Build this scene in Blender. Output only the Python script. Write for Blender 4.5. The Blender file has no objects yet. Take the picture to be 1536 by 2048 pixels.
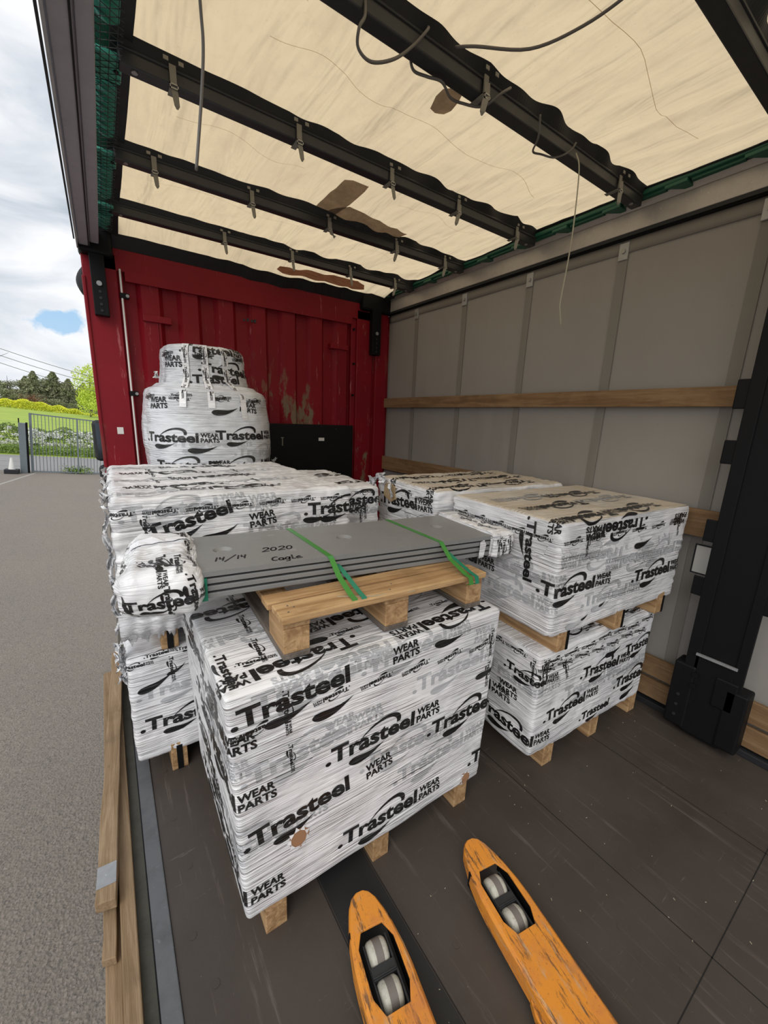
import bpy, bmesh, math, random
import numpy as np
from mathutils import Matrix, Vector
random.seed(7)
PI = math.pi
S = bpy.context.scene
C = S.collection

# ------------------------------------------------------------------ camera
cam_d = bpy.data.cameras.new('camera')
cam = bpy.data.objects.new('camera', cam_d); C.objects.link(cam)
yaw, pitch, roll = 0.608, 0.227, 0.039
cy_, sy_, cp_, sp_ = math.cos(yaw), math.sin(yaw), math.cos(pitch), math.sin(pitch)
fw = Vector((sy_*cp_, cy_*cp_, -sp_)); r0 = Vector((cy_, -sy_, 0)); u0 = r0.cross(fw)
rt = r0*math.cos(roll) + u0*math.sin(roll); up = -r0*math.sin(roll) + u0*math.cos(roll)
cam.matrix_world = Matrix(((rt.x, up.x, -fw.x, -0.024), (rt.y, up.y, -fw.y, 0.033), (rt.z, up.z, -fw.z, 1.572), (0, 0, 0, 1)))
cam_d.sensor_fit = 'VERTICAL'; cam_d.sensor_height = 36; cam_d.lens = 800.4/2048*36
cam_d.clip_start = 0.05; cam_d.clip_end = 1000
S.camera = cam

# ------------------------------------------------------------------ world, sun, exposure
S.view_settings.view_transform = 'Standard'; S.view_settings.look = 'None'
S.view_settings.gamma = 1.0; S.view_settings.exposure = 0.22; S.view_settings.use_curve_mapping = False
SKY = 0.92
world = bpy.data.worlds.new('sky'); S.world = world; world.use_nodes = True
nt = world.node_tree; N = nt.nodes; Lk = nt.links
for n in list(N): N.remove(n)
def nn(t, **k):
    n = N.new(t)
    for a, b in k.items(): setattr(n, a, b)
    return n
out = nn('ShaderNodeOutputWorld'); bg = nn('ShaderNodeBackground'); bg.inputs[1].default_value = SKY
tc = nn('ShaderNodeTexCoord')
mp = nn('ShaderNodeMapping'); mp.inputs['Scale'].default_value = (1, 1, 2.6)
Lk.new(tc.outputs['Generated'], mp.inputs[0])
no = nn('ShaderNodeTexNoise'); no.inputs['Scale'].default_value = 4.2; no.inputs['Detail'].default_value = 9; no.inputs['Roughness'].default_value = .52
no.inputs['Distortion'].default_value = .5
Lk.new(mp.outputs[0], no.inputs['Vector'])
cr = nn('ShaderNodeValToRGB')
cr.color_ramp.elements[0].position = .33; cr.color_ramp.elements[0].color = (.44, .51, .58, 1)
cr.color_ramp.elements[1].position = .62; cr.color_ramp.elements[1].color = (.93, .94, .96, 1)
e = cr.color_ramp.elements.new(.47); e.color = (.69, .73, .79, 1)
Lk.new(no.outputs[0], cr.inputs[0])
# a hole of blue in the clouds, low over the trees
gd = Vector((-0.050, 0.987, 0.147)).normalized()
sub = nn('ShaderNodeVectorMath', operation='SUBTRACT'); sub.inputs[1].default_value = gd
Lk.new(tc.outputs['Generated'], sub.inputs[0])
mp2 = nn('ShaderNodeMapping'); mp2.inputs['Scale'].default_value = (17, 1, 48); Lk.new(sub.outputs[0], mp2.inputs[0])
ln = nn('ShaderNodeVectorMath', operation='LENGTH'); Lk.new(mp2.outputs[0], ln.inputs[0])
no2 = nn('ShaderNodeTexNoise'); no2.inputs['Scale'].default_value = 16; no2.inputs['Detail'].default_value = 6
Lk.new(tc.outputs['Generated'], no2.inputs['Vector'])
ad = nn('ShaderNodeMath', operation='MULTIPLY_ADD'); Lk.new(no2.outputs[0], ad.inputs[0]); ad.inputs[1].default_value = 4.4; ad.inputs[2].default_value = -2.1
ad2 = nn('ShaderNodeMath', operation='ADD'); Lk.new(ad.outputs[0], ad2.inputs[0]); Lk.new(ln.outputs['Value'], ad2.inputs[1])
mr = nn('ShaderNodeMapRange'); mr.inputs[1].default_value = .62; mr.inputs[2].default_value = 1.0; Lk.new(ad2.outputs[0], mr.inputs[0])
mx = nn('ShaderNodeMix', data_type='RGBA'); mx.inputs[6].default_value = (.27, .54, .82, 1)
Lk.new(mr.outputs[0], mx.inputs[0]); Lk.new(cr.outputs[0], mx.inputs[7])
# brighter clouds low on the horizon
sep = nn('ShaderNodeSeparateXYZ'); Lk.new(tc.outputs['Generated'], sep.inputs[0])
hz = nn('ShaderNodeMapRange'); hz.inputs[1].default_value = .02; hz.inputs[2].default_value = .32; hz.inputs[3].default_value = .42; hz.inputs[4].default_value = 0; Lk.new(sep.outputs[2], hz.inputs[0])
mxh = nn('ShaderNodeMix', data_type='RGBA'); mxh.inputs[7].default_value = (.90, .93, .97, 1)
Lk.new(hz.outputs[0], mxh.inputs[0]); Lk.new(mx.outputs[2], mxh.inputs[6])
Lk.new(mxh.outputs[2], bg.inputs[0]); Lk.new(bg.outputs[0], out.inputs[0])
sun_d = bpy.data.lights.new('sun', 'SUN'); sun_d.energy = 1.5; sun_d.angle = math.radians(50); sun_d.color = (1, .96, .9)
sun = bpy.data.objects.new('sun', sun_d); C.objects.link(sun); sun.rotation_euler = Vector((.62, .50, -.72)).to_track_quat('-Z', 'Y').to_euler()
S.cycles.max_bounces = 10; S.cycles.diffuse_bounces = 6; S.cycles.transparent_max_bounces = 8
try:
    S.cycles.use_denoising = True
except Exception: pass

# ------------------------------------------------------------------ materials
class Mat:
    def __init__(s, name, base=(.5, .5, .5), rough=.6, metal=0, spec=.5):
        s.m = bpy.data.materials.new(name); s.m.use_nodes = True
        s.t = s.m.node_tree; s.b = s.t.nodes['Principled BSDF']; s.o = s.t.nodes['Material Output']
        s.b.inputs['Base Color'].default_value = (*base, 1); s.b.inputs['Roughness'].default_value = rough
        s.b.inputs['Metallic'].default_value = metal; s.b.inputs['Specular IOR Level'].default_value = spec
        s.col = None; s.nrm = None; s.co = {}
        s.base = base
    def n(s, t, **k):
        x = s.t.nodes.new(t)
        for a, b in k.items(): setattr(x, a, b)
        return x
    def l(s, a, b): s.t.links.new(a, b)
    def coord(s, kind='Object', scale=(1, 1, 1), rot=(0, 0, 0), loc=(0, 0, 0)):
        if 'tc' not in s.co: s.co['tc'] = s.n('ShaderNodeTexCoord')
        m = s.n('ShaderNodeMapping'); m.inputs['Scale'].default_value = scale; m.inputs['Rotation'].default_value = rot; m.inputs['Location'].default_value = loc
        if kind == 'World':
            if 'g' not in s.co: s.co['g'] = s.n('ShaderNodeNewGeometry')
            s.l(s.co['g'].outputs['Position'], m.inputs[0])
        else: s.l(s.co['tc'].outputs[kind], m.inputs[0])
        return m.outputs[0]
    def noise(s, vec, scale=5, detail=4, rough=.5, dist=0):
        x = s.n('ShaderNodeTexNoise'); x.inputs['Scale'].default_value = scale; x.inputs['Detail'].default_value = detail
        x.inputs['Roughness'].default_value = rough; x.inputs['Distortion'].default_value = dist; s.l(vec, x.inputs['Vector']); return x.outputs[0]
    def voro(s, vec, scale=5, feature='F1'):
        x = s.n('ShaderNodeTexVoronoi', feature=feature); x.inputs['Scale'].default_value = scale; s.l(vec, x.inputs['Vector']); return x.outputs[0]
    def ramp(s, v, a, b, lo=0, hi=1):
        x = s.n('ShaderNodeMapRange'); x.inputs[1].default_value = a; x.inputs[2].default_value = b; x.inputs[3].default_value = lo; x.inputs[4].default_value = hi
        s.l(v, x.inputs[0]); return x.outputs[0]
    def math(s, op, a, b):
        x = s.n('ShaderNodeMath', operation=op)
        for i, q in enumerate((a, b)):
            if isinstance(q, (int, float)): x.inputs[i].default_value = q
            else: s.l(q, x.inputs[i])
        return x.outputs[0]
    def mix(s, fac, color):                       # mixes color over the colour so far
        x = s.n('ShaderNodeMix', data_type='RGBA')
        if isinstance(fac, (int, float)): x.inputs[0].default_value = fac
        else: s.l(fac, x.inputs[0])
        if s.col is None: x.inputs[6].default_value = (*s.base, 1)
        else: s.l(s.col, x.inputs[6])
        x.inputs[7].default_value = (*color, 1); s.col = x.outputs[2]; s.l(s.col, s.b.inputs['Base Color']); return s
    def bump(s, h, strength=.3, dist=.01):
        x = s.n('ShaderNodeBump'); x.inputs['Strength'].default_value = strength; x.inputs['Distance'].default_value = dist
        s.l(h, x.inputs['Height'])
        if s.nrm is not None: s.l(s.nrm, x.inputs['Normal'])
        s.nrm = x.outputs[0]; s.l(s.nrm, s.b.inputs['Normal']); return s
    def rough(s, v): s.l(v, s.b.inputs['Roughness']); return s

M = {}
def film(name, base, ink=None, dusty=0):
    m = Mat(name, ink or base, .20 if not ink else .24, 0, .5)
    if not ink:
        v = m.coord('UV', (1, 1, 1))
        m.mix(m.ramp(m.noise(v, 3.2, 3, .5, .4), .42, .62, 0, .55), (base[0]*.83, base[1]*.84, base[2]*.87))
        m.mix(m.ramp(m.noise(m.coord('UV', (2.2, 5, 1), (0, 0, .2)), 2.0, 2, .4, 1.5), .56, .6, 0, .35), (.63, .64, .67))
        if dusty:
            m.mix(m.ramp(m.noise(v, 3.5, 6, .65), .30, .62, .25, 1.0*dusty), (.66, .575, .46))
            m.mix(m.ramp(m.noise(v, 60, 4, .7), .58, .75, 0, .5), (.50, .42, .33))
            m.b.inputs['Roughness'].default_value = .5
    else:
        m.mix(m.ramp(m.noise(m.coord('UV', (3, 40, 1), (0, 0, .15)), 3, 3, .6), .60, .74, 0, .35), tuple(min(1, c+.3) for c in ink))
    def ridge(scale, rot, sc, det, ro, di, lo=.0, hi=.28):
        v_ = m.noise(m.coord('UV', scale, (0, 0, rot)), sc, det, ro, di)
        return m.ramp(m.math('ABSOLUTE', m.math('SUBTRACT', v_, .5), 0), lo, hi, 1, 0)
    w1 = ridge((.9, 40, 1), -.24, 1.5, 3, .55, .35)
    w2 = ridge((1.0, 66, 1), -.02, 1.3, 3, .6, .5, 0, .22)
    w3 = ridge((1.4, 15, 1), -.70, 1.6, 3, .55, .5, 0, .14)
    a = m.math('ADD', w1, m.math('MULTIPLY', w2, .6))
    a = m.math('ADD', a, m.math('MULTIPLY', w3, .8))
    msk = m.ramp(m.noise(m.coord('UV', (1, 1.6, 1)), 3.2, 3, .5), .36, .60, .12, 1)
    m.bump(m.math('MULTIPLY', a, msk), 1.0, .0060)
    return m.m
M['film'] = film('white_print_film', (.90, .90, .915))
M['filmtop'] = film('dusty_print_film', (.80, .79, .76), dusty=1)
M['ink'] = film('black_print', (0, 0, 0), (.012, .012, .013))
M['gink'] = film('buried_grey_print', (0, 0, 0), (.52, .535, .56))
def wood(name, base, dark, axis=1, rough=.75, sc=1):
    m = Mat(name, base, rough, 0, .3)
    s = [26*sc, 26*sc, 26*sc]; s[axis] = 1.6*sc
    v = m.coord('Object', tuple(s))
    m.mix(m.ramp(m.noise(v, 1.2, 6, .68, .6), .40, .60, 0, 1), dark)
    m.mix(m.ramp(m.noise(m.coord('Object', (4, 4, 4)), 1.6, 4, .6), .5, .8, 0, .55), tuple(c*.55 for c in dark))
    m.mix(m.ramp(m.voro(m.coord('Object', (9, 3, 9)), 1.3), .0, .06, .6, 0), tuple(c*.3 for c in dark))
    m.bump(m.noise(v, 2.5, 4, .7), .6, .006)
    return m.m
M['wood'] = wood('pallet_pine_x', (.58, .38, .19), (.36, .205, .09), 0)
M['woody'] = wood('pallet_pine_y', (.54, .35, .18), (.32, .185, .085), 1)
M['woodz'] = wood('pallet_pine_end', (.50, .35, .20), (.33, .21, .11), 2)
M['woodgrey'] = wood('weathered_runner', (.20, .17, .145), (.12, .10, .085), 1)
M['sideboard'] = wood('side_board_pine', (.30, .19, .10), (.20, .115, .055), 1)
M['plank'] = wood('weathered_plank', (.34, .24, .145), (.22, .145, .08), 1)
M['chip'] = wood('chipboard', (.50, .37, .22), (.40, .28, .16), 0)

def steel(name, base, rough=.45, metal=.6, dirt=.4, spec=.5):
    m = Mat(name, base, rough, metal, spec)
    v = m.coord('Object', (1, 1, 1))
    m.mix(m.ramp(m.noise(v, 14, 6, .7), .45, .75, 0, dirt), tuple(c*.45 for c in base))
    m.mix(m.ramp(m.noise(v, 70, 3, .7), .66, .74, 0, .5), tuple(min(1, c*1.8+.012) for c in base))
    m.bump(m.noise(v, 40, 4), .12, .003); return m.m
M['plate'] = steel('grey_painted_plate', (.25, .253, .25), .42, .1, .15)
M['plateedge'] = steel('grey_plate_side', (.15, .155, .16), .42, .25, .25)
M['black'] = steel('black_painted_steel', (.006, .006, .007), .55, 0, .3, .2)
M['bowblack'] = steel('dark_bow_aluminium', (.036, .038, .042), .45, .3, .3)
M['kerb'] = steel('worn_steel_strip', (.135, .14, .148), .5, .3, .5)
M['gutter'] = steel('muddy_gutter', (.10, .095, .075), .8, .0, .6)
M['alu'] = steel('aluminium_rail', (.50, .47, .44), .45, .35, .25)
M['alumauve'] = steel('painted_rail', (.36, .345, .385), .55, .1, .2)
M['galv'] = steel('galvanised_steel', (.40, .41, .42), .45, .5, .4)
M['gategrey'] = steel('grey_gate_paint', (.17, .20, .22), .6, .1, .3)
M['green'] = Mat('green_slider_plastic', (.05, .34, .25), .5).m
M['dgreen'] = Mat('dark_green_slider', (.012, .10, .06), .5).m
M['mesh'] = Mat('black_net', (.012, .018, .02), .6).m
M['rubber'] = Mat('black_rubber', (.014, .015, .018), .65).m
M['strapgrey'] = Mat('grey_webbing', (.23, .22, .19), .8).m
M['buckle'] = steel('steel_buckle', (.35, .35, .34), .4, .6, .3)
M['cable'] = Mat('grey_cable', (.14, .13, .12), .5).m
M['string'] = Mat('pale_string', (.42, .40, .30), .7).m
M['label'] = Mat('paper_label', (.80, .80, .84), .5).m
M['inkpen'] = Mat('marker_ink', (.02, .02, .025), .5).m
M['glass'] = Mat('mirror_glass', (.06, .07, .08), .08, 1).m
M['white'] = Mat('white_plastic', (.75, .74, .70), .5).m
m = Mat('green_strapping', (.05, .25, .04), .28, 0, .6); m.b.inputs['Transmission Weight'].default_value = .0; M['strap'] = m.m
m = Mat('teal_strapping', (.01, .21, .12), .3, 0, .6); M['teal'] = m.m
# orange fork paint, scratched
m = Mat('orange_fork_paint', (.72, .27, .030), .45)
v = m.coord('Object', (1, 1, 1))
m.mix(m.ramp(m.noise(m.coord('Object', (34, 4.5, 30)), 1.6, 6, .76), .545, .61, 0, .85), (.07, .045, .03))
m.mix(m.ramp(m.noise(v, 9, 5, .7), .48, .68, 0, .7), (.56, .20, .06))
m.mix(m.ramp(m.noise(v, 95, 3, .75), .60, .70, 0, .6), (.25, .09, .03))
m.mix(m.ramp(m.noise(m.coord('Object', (20, 3, 20)), 2.2, 5, .7), .58, .66, 0, .8), (.50, .34, .20))
m.mix(m.ramp(m.noise(m.coord('Object', (9, 3, 9), (0, 0, 0), (3, 1, 0)), 1.6, 5, .7), .58, .68, 0, .7), (.30, .15, .08))
m.bump(m.noise(v, 60, 4), .15, .003); M['orange'] = m.m
m = Mat('polyurethane_roller', (.50, .49, .42), .5)
m.mix(m.ramp(m.noise(m.coord('Object', (1, 1, 1)), 60, 5, .7), .5, .7, 0, .7), (.26, .24, .20)); M['roller'] = m.m
m = Mat('worn_roller_band', (.17, .15, .135), .6); M['rollerband'] = m.m
# red bulkhead
m = Mat('red_bulkhead_paint', (.235, .004, .012), .5, 0, .3)
v = m.coord('World', (1, 1, 1))
m.mix(m.ramp(m.noise(v, 1.6, 5, .6), .45, .7, 0, .5), (.15, .004, .012))
patch = m.noise(m.coord('World', (1, 1, .35)), 5, 7, .68)
zz = m.n('ShaderNodeSeparateXYZ'); m.l(v, zz.inputs[0])
low = m.math('MULTIPLY', m.ramp(zz.outputs[2], 2.25, 1.6, 0, 1), m.ramp(zz.outputs[0], .9, 1.3, .15, 1))
m.mix(m.math('MULTIPLY', m.ramp(patch, .555, .60), low), (.21, .16, .10))
m.mix(m.ramp(m.noise(m.coord('World', (3, 3, 1)), 9, 6, .75), .665, .70, 0, .9), (.025, .01, .01))
m.mix(m.math('MULTIPLY', m.ramp(m.noise(m.coord('World', (4, 4, .5)), 7, 6, .7), .62, .68), .6), (.50, .16, .17))
m.bump(m.noise(v, 12, 5), .1, .01); M['red'] = m.m
m = Mat('black_board', (.005, .005, .006), .6, 0, .25)
m.mix(m.ramp(m.noise(m.coord('World', (1, 1, 1)), 22, 6, .75), .66, .70, 0, .5), (.10, .10, .11)); M['blackboard'] = m.m
# floor ply
m = Mat('phenolic_plywood', (.062, .050, .042), .52)
v = m.coord('World', (1, 1, 1))
m.mix(m.ramp(m.noise(v, 1.8, 6, .6), .40, .68, 0, .8), (.042, .031, .025))
m.mix(m.ramp(m.noise(m.coord('World', (22, 1.1, 1), (0, 0, .12)), 1.6, 6, .74), .57, .66, 0, .6), (.135, .11, .095))
m.mix(m.ramp(m.noise(m.coord('World', (3, 26, 1), (0, 0, .5)), 1.7, 6, .75), .63, .68, 0, .5), (.17, .14, .12))
m.mix(m.ramp(m.noise(v, 55, 4, .75), .68, .74, 0, .6), (.20, .18, .16))
m.mix(m.ramp(m.voro(v, 16), .02, .035, .5, 0), (.16, .14, .12))
m.bump(m.noise(v, 90, 4), .15, .002); m.rough(m.ramp(m.noise(v, 6, 5), .3, .7, .42, .68)); M['floor'] = m.m
m = Mat('black_antislip', (.017, .017, .018), .55); m.mix(m.ramp(m.noise(m.coord('World', (1, 1, 1)), 30, 6, .75), .6, .72, 0, .4), (.06, .06, .06)); M['antislip'] = m.m
M['seam'] = Mat('floor_seam', (.008, .007, .006), .8).m
# asphalt
m = Mat('asphalt', (.29, .25, .21), .85)
v = m.coord('World', (1, 1, 1))
m.mix(m.ramp(m.noise(v, .5, 5, .6), .4, .7, 0, .5), (.24, .21, .18))
m.mix(m.ramp(m.noise(v, 42, 4, .65, 1.5), .36, .5, .7, 0), (.13, .118, .105))
m.mix(m.ramp(m.noise(v, 30, 5, .7), .55, .75, 0, .6), (.42, .38, .34))
m.mix(m.ramp(m.voro(v, 3.1), .012, .02, .9, 0), (.62, .60, .57))
m.bump(m.voro(m.coord('World', (1, 1, 1), (0, 0, .4)), 62), .9, .010).bump(m.noise(v, 45, 5, .7, 1.2), .9, .012).bump(m.noise(v, 160, 3), .4, .003); M['asphalt'] = m.m
m = Mat('road', (.30, .29, .285), .85); m.mix(m.ramp(m.noise(m.coord('World', (1, 1, 1)), 3, 6, .7), .4, .7, 0, .5), (.24, .235, .23)); M['road'] = m.m
M['paintline'] = Mat('worn_line_paint', (.36, .34, .30), .8).m
def green(name, a, b, sc=2.0, r=.8):
    m = Mat(name, a, r, 0, .2); v = m.coord('World', (1, 1, 1))
    m.mix(m.ramp(m.noise(v, sc, 6, .7), .38, .66, 0, 1), b); return m.m
M['field'] = green('field_grass', (.40, .50, .09), (.30, .42, .07), .4)
M['verge'] = green('verge_grass', (.18, .28, .07), (.30, .40, .10), 2)
M['shrub'] = green('shrub_leaf', (.12, .18, .06), (.24, .32, .10), 3)
M['hedge'] = green('hedge_leaf', (.95, .92, .12), (.62, .68, .09), 1.2)
M['pine'] = green('pine_needles', (.19, .22, .12), (.32, .31, .20), .8)
M['pinelight'] = green('pine_tips', (.30, .34, .16), (.40, .40, .26), .8)
M['broadleaf'] = green('spring_leaf', (.66, .76, .12), (.48, .60, .09), 1.2)
M['bark'] = Mat('bark', (.12, .09, .07), .9).m
M['flower'] = Mat('white_flower', (.80, .80, .76), .8).m
# roof canvas: lets the daylight through
m = Mat('translucent_canvas', (.80, .64, .41), .8, 0, .1)
v = m.coord('World', (1, 1, 1))
m.mix(m.ramp(m.noise(v, 1.2, 6, .62), .42, .68, 0, .7), (.72, .57, .37))
m.mix(m.ramp(m.noise(m.coord('World', (5.5, 1.2, 1), (0, 0, -.28)), 1.5, 6, .68), .50, .68, 0, .45), (.62, .48, .31))
m.mix(m.ramp(m.noise(v, 16, 6, .75), .52, .72, 0, .35), (.62, .50, .34))
m.mix(m.ramp(m.noise(v, 70, 4, .75), .62, .72, 0, .5), (.52, .42, .31))
m.mix(m.ramp(m.noise(m.coord('World', (.35, 1.6, 1), (0, 0, .15)), 1.2, 3, .4, 1.2), .4985, .5015, 0, 0), (.4, .33, .25))
wv = m.noise(m.coord('World', (5.2, .8, 1), (0, 0, -.28)), 1.4, 3, .5, .5)
m.bump(wv, .8, .06)
tr = m.n('ShaderNodeBsdfTranslucent'); mixs = m.n('ShaderNodeMixShader'); mixs.inputs[0].default_value = .72
m.l(m.col, tr.inputs[0]); m.l(m.nrm, tr.inputs['Normal'])
m.l(m.b.outputs[0], mixs.inputs[1]); m.l(tr.outputs[0], mixs.inputs[2]); m.l(mixs.outputs[0], m.o.inputs[0]); M['canvas'] = m.m
m = Mat('canvas_patch', (.22, .17, .135), .8, 0, .1)
m.mix(m.ramp(m.noise(m.coord('World', (1, 1, 1)), 12, 5, .7), .4, .65, 0, .8), (.33, .26, .20))
tr = m.n('ShaderNodeBsdfTranslucent'); mixs = m.n('ShaderNodeMixShader'); mixs.inputs[0].default_value = .6
m.l(m.col, tr.inputs[0]); m.l(m.b.outputs[0], mixs.inputs[1]); m.l(tr.outputs[0], mixs.inputs[2]); m.l(mixs.outputs[0], m.o.inputs[0]); M['patch'] = m.m
m = Mat('canvas_crease', (.50, .38, .25), .8, 0, .1)
tr = m.n('ShaderNodeBsdfTranslucent'); tr.inputs[0].default_value = (.50, .38, .25, 1); mixs = m.n('ShaderNodeMixShader'); mixs.inputs[0].default_value = .7
m.l(m.b.outputs[0], mixs.inputs[1]); m.l(tr.outputs[0], mixs.inputs[2]); m.l(mixs.outputs[0], m.o.inputs[0]); M['crease'] = m.m
m = Mat('red_canvas_patch', (.24, .11, .075), .8, 0, .1)
m.mix(m.ramp(m.noise(m.coord('World', (1, 4, 1)), 12, 5, .7), .4, .65, 0, .8), (.36, .20, .14))
tr = m.n('ShaderNodeBsdfTranslucent'); mixs = m.n('ShaderNodeMixShader'); mixs.inputs[0].default_value = .5
m.l(m.col, tr.inputs[0]); m.l(m.b.outputs[0], mixs.inputs[1]); m.l(tr.outputs[0], mixs.inputs[2]); m.l(mixs.outputs[0], m.o.inputs[0]); M['redpatch'] = m.m
# side curtain
def curt(name, base, tfac=.10):
    m = Mat(name, base, .6, 0, .3)
    v = m.coord('World', (1, 1, 1))
    m.mix(m.ramp(m.noise(v, 1.5, 6, .65), .42, .7, 0, .35), tuple(c*.82 for c in base))
    m.mix(m.ramp(m.noise(m.coord('World', (1, 9, 2.2), (.6, 0, 0)), 2.2, 6, .8), .69, .73, 0, .5), tuple(c*.5 for c in base))
    m.mix(m.ramp(m.noise(m.coord('World', (1, 1, 1)), 40, 5, .75), .68, .74, 0, .5), tuple(c*.6 for c in base))
    m.bump(m.noise(m.coord('World', (1, 2.2, .8)), 1.6, 3), .35, .05)
    tr = m.n('ShaderNodeBsdfTranslucent'); mixs = m.n('ShaderNodeMixShader'); mixs.inputs[0].default_value = tfac
    m.l(m.col, tr.inputs[0]); m.l(m.b.outputs[0], mixs.inputs[1]); m.l(tr.outputs[0], mixs.inputs[2]); m.l(mixs.outputs[0], m.o.inputs[0]); return m.m
M['curtain'] = curt('side_curtain', (.355, .335, .31))
M['curtainstrap'] = curt('curtain_strap_webbing', (.25, .235, .21), .05)
M['curtainhead'] = curt('curtain_header', (.27, .25, .22), .05)
M['cardboard'] = Mat('torn_cardboard', (.36, .19, .10), .8).m
M['bluefilm'] = film('bluish_white_film', (.74, .765, .80))
M['clearfold'] = film('folded_film_edge', (.74, .75, .77))

# ------------------------------------------------------------------ noise in numpy
def _h(ix, iy, iz, seed):
    n = (ix*374761393 + iy*668265263 + iz*2147483647 + seed*1274126177) & 0xffffffff
    n = ((n ^ (n >> 13))*1274126177) & 0xffffffff
    return ((n ^ (n >> 16)) & 0xffff)/65535.0
def vn(p, seed=0):
    p = np.asarray(p, float); i = np.floor(p).astype(np.int64); f = p-i; f = f*f*(3-2*f)
    r = 0
    for a in (0, 1):
        for b in (0, 1):
            for c in (0, 1):
                w = (f[:, 0] if a else 1-f[:, 0])*(f[:, 1] if b else 1-f[:, 1])*(f[:, 2] if c else 1-f[:, 2])
                r = r + w*_h(i[:, 0]+a, i[:, 1]+b, i[:, 2]+c, seed)
    return r*2-1
def fbm(p, seed=0, o=3):
    r = 0; a = 1
    for k in range(o): r = r + a*vn(np.asarray(p)*2**k, seed+k*17); a *= .5
    return r/1.75

# ------------------------------------------------------------------ object helpers
def thing(name, label, cat, loc=(0, 0, 0), rotz=0, group=None):
    o = bpy.data.objects.new(name, None); C.objects.link(o); o.empty_display_size = .1
    o.location = loc; o.rotation_euler = (0, 0, rotz); o['label'] = label; o['category'] = cat
    if group: o['group'] = group
    return o
def tag(o, label, cat, group=None, kind=None):
    o['label'] = label; o['category'] = cat
    if group: o['group'] = group
    if kind: o['kind'] = kind
    return o
def basis(o):
    if o is None: return Matrix.Identity(4)
    m = Matrix.Translation(o.location) @ o.rotation_euler.to_matrix().to_4x4()
    return basis(o.parent) @ m if o.parent else m
def link(name, me, parent=None):
    o = bpy.data.objects.new(name, me); C.objects.link(o); o.parent = parent; return o
def copy_tree(o, parent=None):
    c = o.copy(); C.objects.link(c); c.parent = parent if parent else None
    for ch in [x for x in bpy.data.objects if x.parent is o]: copy_tree(ch, c)
    return c
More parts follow.
